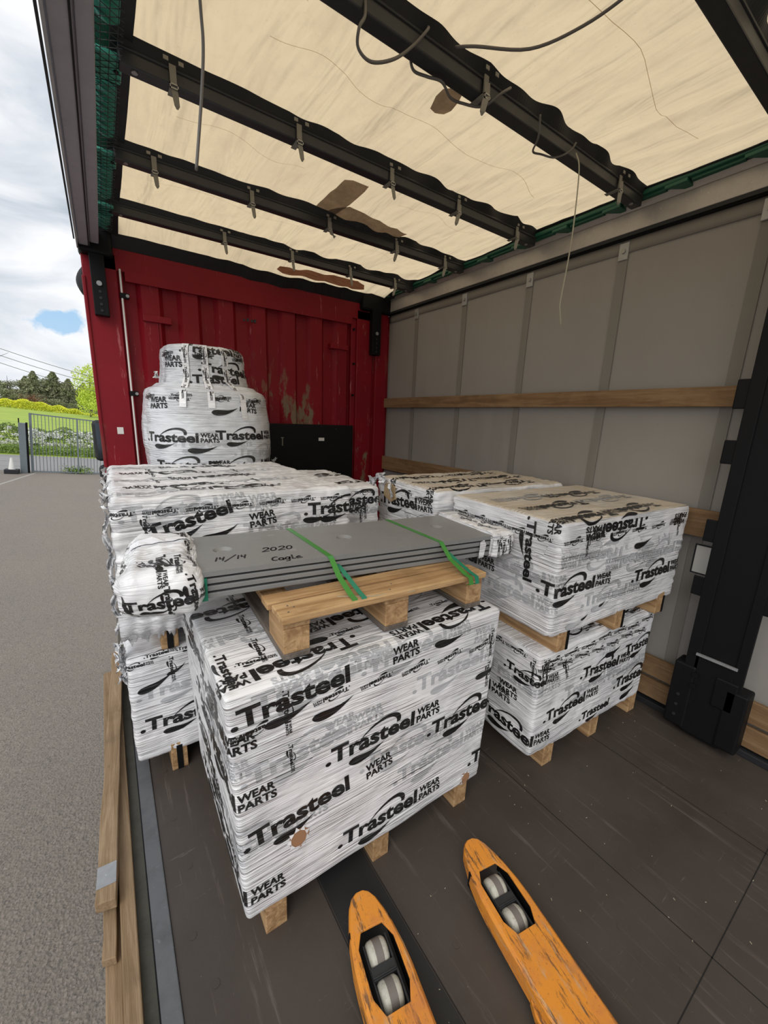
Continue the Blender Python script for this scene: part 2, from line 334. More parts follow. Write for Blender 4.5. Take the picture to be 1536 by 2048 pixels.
class MB:
    def __init__(s): s.v = []; s.f = []; s.mi = []; s.uv = None
    def add(s, vs, fs, mi=0):
        k = len(s.v); s.v += [tuple(x) for x in vs]; s.f += [tuple(i+k for i in f) for f in fs]; s.mi += [mi]*len(fs); return s
    def box(s, x0, x1, y0, y1, z0, z1, mi=0, rot=0, piv=None):
        vs = [(x, y, z) for x in (x0, x1) for y in (y0, y1) for z in (z0, z1)]
        if rot:
            cx, cy = piv or ((x0+x1)/2, (y0+y1)/2); c, q = math.cos(rot), math.sin(rot)
            vs = [(cx+(x-cx)*c-(y-cy)*q, cy+(x-cx)*q+(y-cy)*c, z) for x, y, z in vs]
        return s.add(vs, [(0, 1, 3, 2), (4, 6, 7, 5), (0, 4, 5, 1), (2, 3, 7, 6), (0, 2, 6, 4), (1, 5, 7, 3)], mi)
    def bar(s, a, b, w, h, mi=0, upv=(0, 0, 1)):
        a, b = Vector(a), Vector(b); d = (b-a).normalized(); sd = d.cross(Vector(upv)).normalized(); u = sd.cross(d)
        vs = [p + sd*i*w/2 + u*j*h/2 for p in (a, b) for i, j in ((-1, -1), (1, -1), (1, 1), (-1, 1))]
        return s.add(vs, [(0, 1, 2, 3), (7, 6, 5, 4), (0, 4, 5, 1), (1, 5, 6, 2), (2, 6, 7, 3), (3, 7, 4, 0)], mi)
    def tube(s, pts, r, n=8, mi=0, cap=True):
        pts = [Vector(p) for p in pts]; rs = r if isinstance(r, (list, tuple)) else [r]*len(pts)
        k = len(s.v); ref = None
        for i, p in enumerate(pts):
            d = (pts[min(i+1, len(pts)-1)]-pts[max(i-1, 0)]).normalized()
            if ref is None: ref = d.orthogonal().normalized()
            ref = (ref-d*ref.dot(d)).normalized(); q = d.cross(ref)
            for j in range(n):
                a = 2*PI*j/n; s.v.append(tuple(p+(ref*math.cos(a)+q*math.sin(a))*rs[i]))
        for i in range(len(pts)-1):
            for j in range(n):
                s.f.append((k+i*n+j, k+i*n+(j+1) % n, k+(i+1)*n+(j+1) % n, k+(i+1)*n+j)); s.mi.append(mi)
        if cap:
            s.f.append(tuple(k+j for j in reversed(range(n)))); s.mi.append(mi)
            s.f.append(tuple(k+(len(pts)-1)*n+j for j in range(n))); s.mi.append(mi)
        return s
    def prism(s, poly, z0, z1, mi=0):
        n = len(poly); vs = [(x, y, z0) for x, y in poly]+[(x, y, z1) for x, y in poly]
        fs = [tuple(reversed(range(n))), tuple(range(n, 2*n))]+[(i, (i+1) % n, n+(i+1) % n, n+i) for i in range(n)]
        return s.add(vs, fs, mi)
    def loft(s, rings, mi=0, cap=True):
        k = len(s.v); n = len(rings[0])
        for r in rings: s.v += [tuple(p) for p in r]
        for i in range(len(rings)-1):
            for j in range(n): s.f.append((k+i*n+j, k+i*n+(j+1) % n, k+(i+1)*n+(j+1) % n, k+(i+1)*n+j)); s.mi.append(mi)
        if cap:
            s.f.append(tuple(k+j for j in reversed(range(n)))); s.f.append(tuple(k+(len(rings)-1)*n+j for j in range(n))); s.mi += [mi, mi]
        return s
    def build(s, name, mats, parent=None, bevel=0, smooth=False, world=True):
        me = bpy.data.meshes.new(name); vs = s.v
        if parent is not None and world:
            im = basis(parent).inverted(); vs = [im @ Vector(p) for p in vs]
        me.from_pydata([tuple(p) for p in vs], [], s.f)
        for m_ in (mats if isinstance(mats, (list, tuple)) else [mats]): me.materials.append(M[m_])
        me.polygons.foreach_set('material_index', s.mi)
        if s.uv is not None:
            uvl = me.uv_layers.new(name='UVMap'); idx = np.zeros(len(me.loops), int); me.loops.foreach_get('vertex_index', idx)
            uvl.data.foreach_set('uv', np.asarray(s.uv, float)[idx].ravel())
        if smooth: me.polygons.foreach_set('use_smooth', [True]*len(me.polygons))
        me.update(); me.validate()
        o = link(name, me, parent)
        if bevel:
            b = o.modifiers.new('bevel', 'BEVEL'); b.width = bevel; b.segments = 2; b.limit_method = 'ANGLE'
        return o
def struct(o): o['kind'] = 'structure'; return o

# ------------------------------------------------------------------ the printed logo as flat outlines
def text_bm(body, x0, x1, y0, y1, off=.02):
    c = bpy.data.curves.new('t', 'FONT'); c.body = body; c.size = 1; c.offset = off; c.resolution_u = 3
    o = bpy.data.objects.new('t', c); C.objects.link(o); bpy.context.view_layer.update()
    me = bpy.data.meshes.new_from_object(o.evaluated_get(bpy.context.evaluated_depsgraph_get()))
    bpy.data.objects.remove(o); co = np.array([v.co[:2] for v in me.vertices])
    a, b = co.min(0), co.max(0)
    top = b[1]
    co[:, 0] = x0+(co[:, 0]-a[0])/(b[0]-a[0])*(x1-x0); co[:, 1] = y0+co[:, 1]/top*(y1-y0)
    for v, q in zip(me.vertices, co): v.co = (q[0], q[1], 0)
    bm = bmesh.new(); bm.from_mesh(me); bpy.data.meshes.remove(me); return bm
def crescent(top, bot, n=20):
    def bez(P, t):
        P = [np.array(p, float) for p in P]
        while len(P) > 1: P = [P[i]*(1-t)+P[i+1]*t for i in range(len(P)-1)]
        return P[0]
    a = [bez(top, i/n) for i in range(n+1)]; b = [bez(bot, i/n) for i in range(n+1)]
    bm = bmesh.new(); va = [bm.verts.new((*p, 0)) for p in a]; vb = [bm.verts.new((*p, 0)) for p in b]
    for i in range(n):
        try: bm.faces.new((vb[i], vb[i+1], va[i+1], va[i]))
        except Exception: pass
    return bm
def finish(bms, step):
    out = bmesh.new()
    for b in bms:
        me = bpy.data.meshes.new('x'); b.to_mesh(me); out.from_mesh(me); bpy.data.meshes.remove(me); b.free()
    x0 = min(v.co.x for v in out.verts); x1 = max(v.co.x for v in out.verts)
    y0 = min(v.co.y for v in out.verts); y1 = max(v.co.y for v in out.verts)
    for ax, lo, hi in ((0, x0, x1), (1, y0, y1)):
        t = lo+step
        while t < hi:
            no_ = (1, 0, 0) if ax == 0 else (0, 1, 0)
            bmesh.ops.bisect_plane(out, geom=out.verts[:]+out.edges[:]+out.faces[:], plane_co=tuple(t*k for k in no_), plane_no=no_)
            t += step
    out.verts.index_update()
    V = np.array([v.co[:2] for v in out.verts]); F = []
    for f in out.faces:
        idx = [v.index for v in f.verts]
        if f.normal.z < 0: idx.reverse()
        F.append(idx)
    out.free(); return V, F
W1 = dict(word=lambda: text_bm('.Trasteel', 0, 1, 0, .162, .036))
def swoosh_top(): return crescent([(.345, .085), (.45, .22), (.66, .30), (.87, .27), (.815, .125)], [(.345, .085), (.46, .19), (.64, .25), (.79, .235), (.775, .125)])
def swoosh_low(): return crescent([(.235, -.085), (.27, -.01), (.40, -.07), (.50, -.075), (.64, -.02)], [(.235, -.085), (.26, -.16), (.42, -.15), (.52, -.10), (.64, -.02)])
def wear(): return [text_bm('WEAR', 1.03, 1.335, .090, .164, .036), text_bm('PARTS', 1.03, 1.345, 0, .074, .036)]
LOGO = {
 'full': finish([W1['word'](), swoosh_top(), swoosh_low()]+wear(), .05),
 'small': finish([W1['word'](), swoosh_top(), swoosh_low()]+wear(), .16),
 'word': finish([W1['word'](), swoosh_low()], .05),
 'wp': finish(wear(), .05), 'tick': finish([swoosh_low()], .05)}
for k in ('wp',): LOGO[k] = (LOGO[k][0]-np.array([1.03, 0]), LOGO[k][1])
LOGO['tick'] = (LOGO['tick'][0]-np.array([.235, 0]), LOGO['tick'][1])
SIZE = dict(full=.352, small=.092, word=.352, wp=.352, tick=.352)

# ------------------------------------------------------------------ film-wrapped boxes
class Wrap:
    """a film-wrapped load: face coordinates -> points in the world"""
    def __init__(s, ox, oy, yawd, w, d, z0, z1, r=.018, amp=.005, wr=.0012, tilt=.18, seed=1, taper=0, crumple=0, sag=0, rough_edge=0, doff=0):
        s.__dict__.update(locals()); a = math.radians(yawd)
        s.ex = np.array([math.cos(a), math.sin(a)]); s.ey = np.array([-math.sin(a), math.cos(a)])
    def side(s, q, z):
        """unrolled side: q along the perimeter from the front left corner, z height"""
        q = np.asarray(q, float); z = np.asarray(z, float).copy(); w, d = s.w, s.d
        ov = np.maximum(z-s.z1, 0); z = np.clip(z, s.z0, s.z1)
        x = np.where(q < 0, ov, np.where(q <= w, q, w-ov)); y = np.where(q < 0, -q, np.where(q <= w, ov, q-w))
        ob = y > d; x = np.where(ob & (q > w), w-(y-d), np.where(ob, y-d, x)); y = np.minimum(y, d)
        return np.stack([x, y, z-s.z0], 1)
    def top(s, u, v):
        u = np.asarray(u, float); v = np.asarray(v, float); z = np.full(u.shape, s.z1-s.z0)
        z = z+np.minimum(v, 0)+np.minimum(u, 0)
        return np.stack([np.clip(u, 0, s.w), np.clip(v, 0, s.d), z], 1)
    def out(s, p, off=0):
        dims = np.array([s.w, s.d, s.z1-s.z0]); r = s.r; c = np.clip(p, r, dims-r); n = p-c
        # points of a face keep their face normal
        l = np.linalg.norm(n, axis=1, keepdims=True); l[l < 1e-9] = 1; n = n/l
        q = c+n*r
        h = p[:, 2]/dims[2]
        D = s.amp*fbm(p*np.array([5, 5, 6])+s.seed*9.1, s.seed)
        al = p[:, 0]-p[:, 1]; ac = p[:, 2]+p[:, 1]*np.abs(n[:, 2])
        t = s.tilt
        wv = vn(np.stack([al*2.2+ac*t*2, (ac-t*al)*26, np.full(len(p), s.seed*3.3)], 1), s.seed+5)
        wv2 = vn(np.stack([al*3+ac, (ac+.25*al)*44, np.full(len(p), s.seed*1.3)], 1), s.seed+6)
        D = D+s.wr*(1-2*np.abs(wv))+s.wr*.6*(1-2*np.abs(wv2))
        if s.crumple:
            D = D+s.crumple*(1-2*np.abs(vn(p*14+s.seed, s.seed+9)))+s.crumple*.6*(1-2*np.abs(vn(p*31+s.seed, s.seed+11)))
        if s.rough_edge:
            e = np.exp(-np.minimum(p[:, 0], dims[0]-p[:, 0])/.03)*np.exp(-np.minimum(p[:, 1], dims[1]-p[:, 1])/.03)
            D = D+s.rough_edge*e*vn(np.stack([p[:, 0]*20, p[:, 1]*20, p[:, 2]*60], 1), s.seed+13)
        D = D-s.sag*(n[:, 2] > .5)*np.sin(PI*np.clip(p[:, 0]/s.w, 0, 1))*np.sin(PI*np.clip(p[:, 1]/s.d, 0, 1))
        q = q+n*(D+off)[:, None]
        if s.taper: q[:, 0] = s.w/2+(q[:, 0]-s.w/2)*(1-s.taper*(1-h)); q[:, 1] = q[:, 1]+s.taper*.3*(1-h)*s.w*0
        xy = q[:, :1]*s.ex+q[:, 1:2]*s.ey+np.array([s.ox, s.oy])
        return np.concatenate([xy, q[:, 2:]+s.z0], 1)
    def decal(s, mb, face, kind, mi, u, v, ang=0, k=1.0):
        V, F = LOGO[kind]; sc = SIZE[kind]*k; a = math.radians(ang); X = V*sc
        U = u+X[:, 0]*math.cos(a)-X[:, 1]*math.sin(a); W_ = v+X[:, 0]*math.sin(a)+X[:, 1]*math.cos(a)
        if face == 's':
            p = s.side(U, W_)
        else: p = s.top(U, W_)
        P = s.out(p, (.0016 if mi == 2 else .0010)+s.doff)
        b = len(mb.v); mb.v += [tuple(x) for x in P]; mb.f += [tuple(i+b for i in f) for f in F]; mb.mi += [mi]*len(F)
        mb.uv += list(zip(U+s.seed, W_+(0 if face == 's' else 3)))
    def build(s, parent, decals, step=.0085, mats=('film', 'film', 'ink', 'gink'), name='film_wrap'):
        mb = MB(); mb.uv = []
        def grid(nu, nv, fn, mi, uvo):
            k = len(mb.v); a, b = np.meshgrid(np.linspace(0, 1, nu+1), np.linspace(0, 1, nv+1)); a = a.ravel(); b = b.ravel()
            p, uv = fn(a, b); mb.v += [tuple(x) for x in s.out(p)]; mb.uv += [tuple(x) for x in uv]
            W_ = nu+1
            for j in range(nv):
                for i in range(nu):
                    q = k+j*W_+i; mb.f.append((q, q+1, q+W_+1, q+W_)); mb.mi.append(mi)
        H = s.z1-s.z0; nz = max(6, int(H/step)); nw = int(s.w/step); nd = int(s.d/step*.8)
        grid(nw, nz, lambda a, b: (s.side(a*s.w, s.z0+b*H), np.stack([a*s.w+s.seed, s.z0+b*H], 1)), 0, 0)
        grid(nd, nz, lambda a, b: (s.side(-s.d+a*s.d, s.z0+b*H), np.stack([-s.d+a*s.d+s.seed, s.z0+b*H], 1)), 0, 0)
        grid(nd, nz, lambda a, b: (s.side(s.w+a*s.d, s.z0+b*H), np.stack([s.w+a*s.d+s.seed, s.z0+b*H], 1)), 0, 0)
        grid(nw, nd, lambda a, b: (s.top(a*s.w, b*s.d), np.stack([a*s.w+s.seed, b*s.d+3], 1)), 1, 0)
        grid(12, nz//3, lambda a, b: (np.stack([s.w*(1-a), np.full(a.shape, s.d), b*H], 1), np.stack([a, b], 1)), 0, 0)
        grid(12, 12, lambda a, b: (np.stack([s.w*a, s.d*(1-b), np.zeros(a.shape)], 1), np.stack([a, b], 1)), 0, 0)
        for dsp in decals:
            f_, kd, c_, u_, v_ = dsp[:5]; an = dsp[5] if len(dsp) > 5 else 0; kk = dsp[6] if len(dsp) > 6 else 1
            s.decal(mb, f_, kd, 2 if c_ == 'k' else 3, u_, v_, an, kk)
        o = mb.build(name, mats, parent, smooth=True)
        return o

# ================================================================== THE TRAILER SHELL
W, D, YB = 2.48, 3.70, -3.0                     # width, bulkhead distance, how far it runs behind the camera
mb = MB()
mb.box(0, W, YB, D, -.05, 0)
fl = struct(mb.build('floor', ['floor']))
mb = MB()
for x in (.438, .622, 1.36, 1.92): mb.box(x-.0015, x+.0015, YB, D, -.01, .0008)
for y in (.165, 2.6): mb.box(.64, W, y-.0015, y+.0015, -.01, .0008)
mb.build('sheet_seam', ['seam'], fl)
MB().box(.442, .618, YB, D, -.01, .0012).build('antislip_strip', ['antislip'], fl)
mb = MB()
rng = random.Random(3)
for x, y in [(.055, 1.52), (.075, 1.30), (.05, 1.08), (.085, .93), (.06, .80), (.72, .62), (1.20, .36), (1.60, .42), (1.72, .30), (1.75, .62), (.70, .35), (.05, 1.78), (2.0, .30), (1.25, .2)]:
    mb.tube([(x, y, 0), (x, y, .0014)], .011, 14); mb.tube([(x, y, 0), (x, y, .0017)], .005, 10)
mb.build('floor_screws', ['floor'], fl, bevel=0)
mb = MB()
for k in range(90):                                # splinters and crumbs swept about the deck
    x, y = rng.uniform(.02, 2.3), rng.uniform(-.2, .95); a = rng.uniform(0, PI); l = rng.choice((.001, .0015, .002, .0035)); w = .0008
    mb.box(x-l, x+l, y-w, y+w, 0, .0015, 0, a)
o = mb.build('wood_crumbs', ['string']); tag(o, 'scattered pale wood crumbs on the dark trailer floor', 'debris', kind='stuff')

struct(MB().box(-.052, -.001, YB, D, -.10, .006).build('trim_1', ['kerb'], bevel=.003))
struct(MB().box(-.088, -.052, YB, D, -.10, -.012).build('trim_2', ['gutter']))
struct(MB().box(-.0545, -.052, YB, D, -.02, .0075).build('trim_3', ['black']))
mb = MB(); mb.box(-.172, 2.56, YB, 2.70, -.28, -.11); mb.box(-.05, 2.56, 2.70, D+.1, -.28, -.101); struct(mb.build('trim_4', ['black']))
o = MB().box(-.131, -.0885, -.9, 2.88, -.085, .022).build('edge_board', ['plank'], bevel=.004); tag(o, 'long honey coloured timber lying along the outer edge of the deck', 'plank')
o = MB().box(-.175, -.133, -.9, 2.80, -.105, -.03).build('edge_board', ['plank'], bevel=.004); tag(o, 'low brown timber outside and under the long honey coloured edge timber', 'plank')
def loose(y0, x0, y1, x1, w, z0, z1, name, lab):
    a = math.atan2(x1-x0, y1-y0); L = math.hypot(x1-x0, y1-y0)
    t = thing(name, lab, 'plank', (x0, y0, z0), -a)
    mb = MB(); n = 14; vs = []
    rings = []
    for i in range(n+1):
        y = L*i/n; j = .0025*math.sin(i*1.7+x0*40); 
        rings.append([(-w/2+j, y+(0 if i else .012), 0), (w/2+j*.5, y, 0), (w/2+j*.5, y, z1-z0), (-w/2+j, y+(0 if i else .010), z1-z0)])
    mb.loft(rings); mb.build('board', ['plank'], t, bevel=.003, world=False)
    return t, L
t, L = loose(1.275, -.165, 2.86, -.092, .056, .0225, .062, 'loose_plank', 'upper weathered grey brown plank with a grey metal plate near its cut end')
MB().box(-.027, .027, .055, .13, .0397, .0408).build('metal_plate', ['galv'], t, world=False)
t, L = loose(1.15, -.163, 2.2, -.135, .036, -.0295, .0, 'loose_plank', 'short narrow plank poking out from under the weathered plank')

# ---- left cantrail (seen from below) and the sliding roof runners
mb = MB()
mb.box(-.055, .064, -.6, D-.10, 2.64, 2.73); mb.box(-.045, .012, -.6, D-.05, 2.615, 2.64); mb.box(.018, .062, -.6, D-.12, 2.630, 2.64)
o = struct(mb.build('trim_5', ['alumauve'], bevel=.003))
struct(MB().box(-.059, -.050, -.6, D-.05, 2.60, 2.625).build('trim_6', ['galv']))
MB().box(-.072, -.064, -.6, D-.12, 2.628, 2.64).build('outer_seal', ['rubber'], bpy.data.objects['trim_6'])
MB().box(.004, .010, -.6, D-.05, 2.609, 2.6155).build('guide_slot', ['black'], o)
# ---- right cantrail
mb = MB()
mb.box(2.462, 2.60, YB, D-.02, 2.625, 2.725); mb.add([(2.462, YB, 2.725), (2.462, D, 2.725), (2.43, D, 2.765), (2.43, YB, 2.765), (2.47, YB, 2.725), (2.47, D, 2.725), (2.44, D, 2.775), (2.44, YB, 2.775)], [(0, 1, 2, 3), (7, 6, 5, 4), (0, 4, 5, 1), (3, 2, 6, 7), (0, 3, 7, 4), (1, 5, 6, 2)])
o = struct(mb.build('trim_7', ['alu'], bevel=.004))
MB().box(2.463, 2.474, YB, D-.02, 2.607, 2.625).build('rail_seal', ['rubber'], o)
MB().box(2.475, 2.50, YB, D-.02, 2.60, 2.612).build('rail_lip', ['black'], o)
# ---- right side curtain
def sheet(nu, nv, fn, name, mats, parent=None, th=0, smooth=True):
    mb = MB(); a, b = np.meshgrid(np.linspace(0, 1, nu+1), np.linspace(0, 1, nv+1)); P = fn(a.ravel(), b.ravel())
    mb.v = [tuple(p) for p in P]; w = nu+1
    for j in range(nv):
        for i in range(nu): q = j*w+i; mb.f.append((q, q+1, q+w+1, q+w)); mb.mi.append(0)
    o = mb.build(name, mats, parent, smooth=smooth)
    if th: s_ = o.modifiers.new('t', 'SOLIDIFY'); s_.thickness = th; s_.offset = 0
    return o
def bulge(y, z): return .006*vn(np.stack([y*1.6, z*1.1, y*0+3], 1), 4)+.002*vn(np.stack([y*7, z*3, y*0], 1), 8)
wr_ = sheet(120, 50, lambda a, b: np.stack([2.505+bulge(YB+a*(D-YB), b*2.62), YB+a*(D+.08-YB), -.15+b*2.77], 1), 'wall_right', ['curtain'], th=.003)
struct(wr_)
ch = sheet(120, 2, lambda a, b: np.stack([2.497+bulge(YB+a*(D-YB), a*0+2.6)*.4, YB+a*(D-YB), 2.535+b*.07], 1), 'curtain_header', ['curtainhead'], wr_, th=.003)
for k, y in enumerate([.76+.62*i for i in range(-3, 5)]):
    z1 = 2.56
    o = sheet(1, 40, lambda a, b: np.stack([2.4985+bulge(y+(a-.5)*.05, b*z1)*1.0, y+(a-.5)*.052-.0, b*z1], 1), 'curtain_strap', ['curtainstrap'], wr_, th=.002, smooth=False)
    mb = MB(); mb.box(2.488, 2.497, y-.027, y+.027, 2.50, 2.59); mb.build('strap_hook', ['galv'], wr_, bevel=.003)
    mb = MB(); mb.tube([(2.488, y, 2.545), (2.480, y, 2.545)], .012, 12); mb.build('rivet', ['buckle'], wr_)
mb = MB(); mb.box(2.440, 2.50, YB, D, 0, .035); struct(mb.build('baseboard_right', ['rubber'], bevel=.004))

# ---- wooden side boards on the curtain side (they sit in the pockets of the pillars)
def sideboard(y0, y1, z0, z1, lab, g=None, x=2.452, sag=0):
    t = thing('side_board', lab, 'side board', (x, y0, z0))
    if g: t['group'] = g
    n = 10; rings = []
    for i in range(n+1):
        f = i/n; y = y0+(y1-y0)*f; s_ = -sag*4*f*(1-f)
        rings.append([(x, y, z0+s_), (x+.024, y, z0+s_), (x+.024, y, z1+s_), (x, y, z1+s_)])
    MB().loft(rings).build('board', ['sideboard'], t, bevel=.003)
sideboard(.665, 3.70, 1.695, 1.79, 'long wooden side board on the grey curtain, the highest one')
sideboard(.67, 3.70, 1.045, 1.185, 'wooden side board on the grey curtain just above and behind the right load')
sideboard(.66, 3.70, .185, .30, 'upper wooden board of the low pair left of the black pillar')
sideboard(.66, 3.70, .052, .165, 'bottom wooden board of the low pair left of the black pillar')
sideboard(-2.0, .405, .185, .30, 'upper wooden board of the low pair right of the black pillar')
sideboard(-2.0, .405, .052, .165, 'bottom wooden board of the low pair right of the black pillar')

# ---- black side pillar with board pockets
t = thing('side_pillar', 'black steel pillar with side board pockets at the right of the view', 'pillar', (2.40, .53, 0))
mb = MB(); mb.box(2.36, 2.45, .455, .615, .02, 2.62); mb.build('post', ['black'], t, bevel=.004)
mb = MB(); mb.box(2.352, 2.372, .60, .655, .06, 2.60); mb.build('flange', ['black'], t, bevel=.003)
mb = MB(); mb.box(2.352, 2.372, .42, .46, .06, 2.60); mb.build('flange', ['black'], t, bevel=.003)
for z, h in ((1.68, .13), (1.43, .11), (1.05, .11), (.77, .10)):
    MB().box(2.356, 2.366, .64, .70, z, z+h).add([], []).build('board_pocket', ['black'], t, bevel=.006)
    MB().box(2.356, 2.366, .375, .43, z, z+h).build('board_pocket', ['black'], t, bevel=.006)
MB().box(2.352, 2.45, .455, .62, .03, .47).build('base_block', ['black'], t, bevel=.006)
MB().box(2.345, 2.45, .60, .695, .038, .40).build('board_pocket', ['black'], t, bevel=.010)
MB().box(2.345, 2.45, .385, .475, .038, .36).build('board_pocket', ['black'], t, bevel=.010)
for z in (.10, .16, .22): MB().tube([(2.347, .65, z), (2.341, .65, z)], .008, 10).build('bolt', ['rubber'], t)
MB().box(2.345, 2.36, .43, .52, .24, .40).build('latch', ['black'], t, bevel=.01)
for z in (.30, .36): MB().tube([(2.352, .60, z), (2.34, .60, z)], .014, 10).build('bolt', ['black'], t)
MB().bar((2.348, .615, .475), (2.348, .45, .475), .012, .012).build('weld_edge', ['steel' if 'steel' in M else 'galv'], t)
t = thing('curtain_sticker', 'small white label with a black border beside the black pillar', 'label', (2.492, .70, .9))
MB().box(2.492, 2.496, .665, .76, .84, 1.00).build('label_border', ['rubber'], t)
MB().box(2.490, 2.4921, .672, .752, .848, .992).build('label_face', ['white'], t)

# ---- red bulkhead
def corr(x0, x1, z0, z1, name):
    mb = MB(); pit = .268; xs = []; x = x0; 
    while x < x1:
        xs += [(x, .05), (x+.075, .05), (x+.105, .012), (x+.215, .012), (x+.245, .05)]; x += pit
    xs = [(min(a, x1), b) for a, b in xs]+[(x1, .05)]
    pts = [(a, D+b) for a, b in xs]; n = len(pts)
    vs = [(a, b, z0) for a, b in pts]+[(a, b, z1) for a, b in pts]
    mb.add(vs, [(i, i+1, n+i+1, n+i) for i in range(n-1)]); return mb
bw = corr(.19, 2.06, 0, 2.52, 'x')
bw = struct(bw.build('wall_front', ['red'])); s_ = bw.modifiers.new('t', 'SOLIDIFY'); s_.thickness = .004; s_.offset = 1
mb = MB(); mb.box(.06, 2.30, D-.01, D+.09, 2.52, 2.66); mb.box(.20, 2.06, D-.012, D-.009, 2.46, 2.53); mb.build('top_beam', ['red'], bw, bevel=.006)
mb = MB(); mb.box(-.045, .155, D-.01, D+.10, -.3, 2.62); mb.box(.155, .19, D+.01, D+.1, 0, 2.55); mb.box(-.052, -.03, D-.02, D+.14, -.3, 2.45); mb.build('corner_post', ['red'], bw, bevel=.006)
mb = MB(); mb.box(2.115, 2.30, D-.01, D+.10, 0, 2.60); mb.box(2.06, 2.115, D+.008, D+.1, 0, 2.55); mb.box(2.33, 2.53, D-.0, D+.10, -.1, 2.60); mb.box(2.33, 2.47, D-.03, D, -.1, 2.60); mb.box(2.30, 2.335, D+.01, D+.1, 0, 2.6); mb.build('corner_post', ['red'], bw, bevel=.006)
for x0 in (.29, 1.83):
    mb = MB(); mb.box(x0, x0+.19, D-.012, D+.05, 2.215, 2.262); mb.box(x0+.09, x0+.098, D+.0, D+.05, 1.2, 2.215); mb.build('tie_bracket', ['red'], bw, bevel=.004)
mb = MB(); mb.tube([(.172, D-.02, 0), (.172, D-.02, 2.53)], .0065, 8); mb.build('white_conduit', ['white'], bw)
for z in (2.36, 1.69): 
    mb = MB(); mb.box(.16, .215, D-.028, D+.0, z-.018, z+.018); mb.build('conduit_clip', ['black'], bw, bevel=.003)
    mb = MB(); mb.tube([(.204, D-.028, z), (.204, D-.033, z)], .011, 10); mb.build('clip_screw', ['buckle'], bw)
for x, z in ((2.085, 2.42), (2.085, 1.80), (2.09, 2.10)): MB().tube([(x, D+.01, z), (x, D-.01, z)], .011, 10).build('bolt', ['black'], bw)
MB().box(.055, .095, D-.013, D-.010, 1.39, 1.44).build('paper_scrap', ['white'], bw)
struct(MB().box(.0, 2.48, D+.11, D+.16, -.3, 2.60).build('wall_back', ['black']))
# painted-on marks near the top of the bulkhead
mb = MB()
for x in (1.02, 1.05, 1.085, 1.11): mb.box(x, x+.018, D-.0, D+.004, 2.33, 2.345+.01*((x*100) % 2))
mb.build('marker_scrawl', ['inkpen'], bw)
t = thing('black_board', 'low black panel leaning on the red bulkhead', 'panel', (1.6, D-.03, .45))
MB().box(1.13, 2.075, D-.04, D-.012, .45, 1.50).build('panel', ['blackboard'], t, bevel=.006)
mb = MB(); mb.box(1.69, 1.75, D-.042, D-.04, 1.345, 1.375); mb.build('paper_scrap', ['white'], t); 
mb = MB(); mb.box(1.31, 1.34, D-.042, D-.04, 1.37, 1.377); mb.box(1.32, 1.33, D-.042, D-.04, 1.30, 1.37); mb.build('tape_mark', ['strapgrey'], t)
# corner brackets (black, drilled)
def bracket(x0, x1, lab, s):
    t = thing('corner_bracket', lab, 'bracket', ((x0+x1)/2, D-.06, 2.2))
    mb = MB(); mb.box(x0, x1, D-.075, D-.015, 2.20, 2.64); mb.build('bracket_plate', ['black'], t, bevel=.004)
    xo = x0 if s < 0 else x1
    mb = MB(); mb.add([(xo, D-.08, 2.64), (xo, D-.08, 2.50), (xo+s*.14 if s < 0 else xo+.02, D-.08, 2.64), (xo, D-.06, 2.64), (xo, D-.06, 2.50), (xo+s*.14 if s < 0 else xo+.02, D-.06, 2.64)], [(0, 1, 2), (5, 4, 3), (0, 3, 4, 1), (1, 4, 5, 2), (2, 5, 3, 0)]); 
    mb = MB(); xm = (x0+x1)/2
    for z in (2.23, 2.27, 2.31, 2.35): MB().tube([(xm, D-.0755, z), (xm, D-.078, z)], .009, 10).build('slot_hole', ['rubber'], t)
    MB().tube([(xm, D-.076, 2.40), (xm, D-.084, 2.40)], .016, 12).build('bolt', ['galv'], t)
bracket(.0, .085, 'black drilled bracket at the top left corner of the red bulkhead', 1)
bracket(2.255, 2.355, 'black drilled bracket at the top right corner of the red bulkhead', -1)
MB().box(-.055, .14, D-.09, D+.06, 2.58, 2.76).add([], []).build('rail_end_cap', ['black'], bw, bevel=.02)
MB().box(2.14, 2.50, D-.07, D+.06, 2.60, 2.77).build('rail_end_cap', ['black'], bw, bevel=.02)

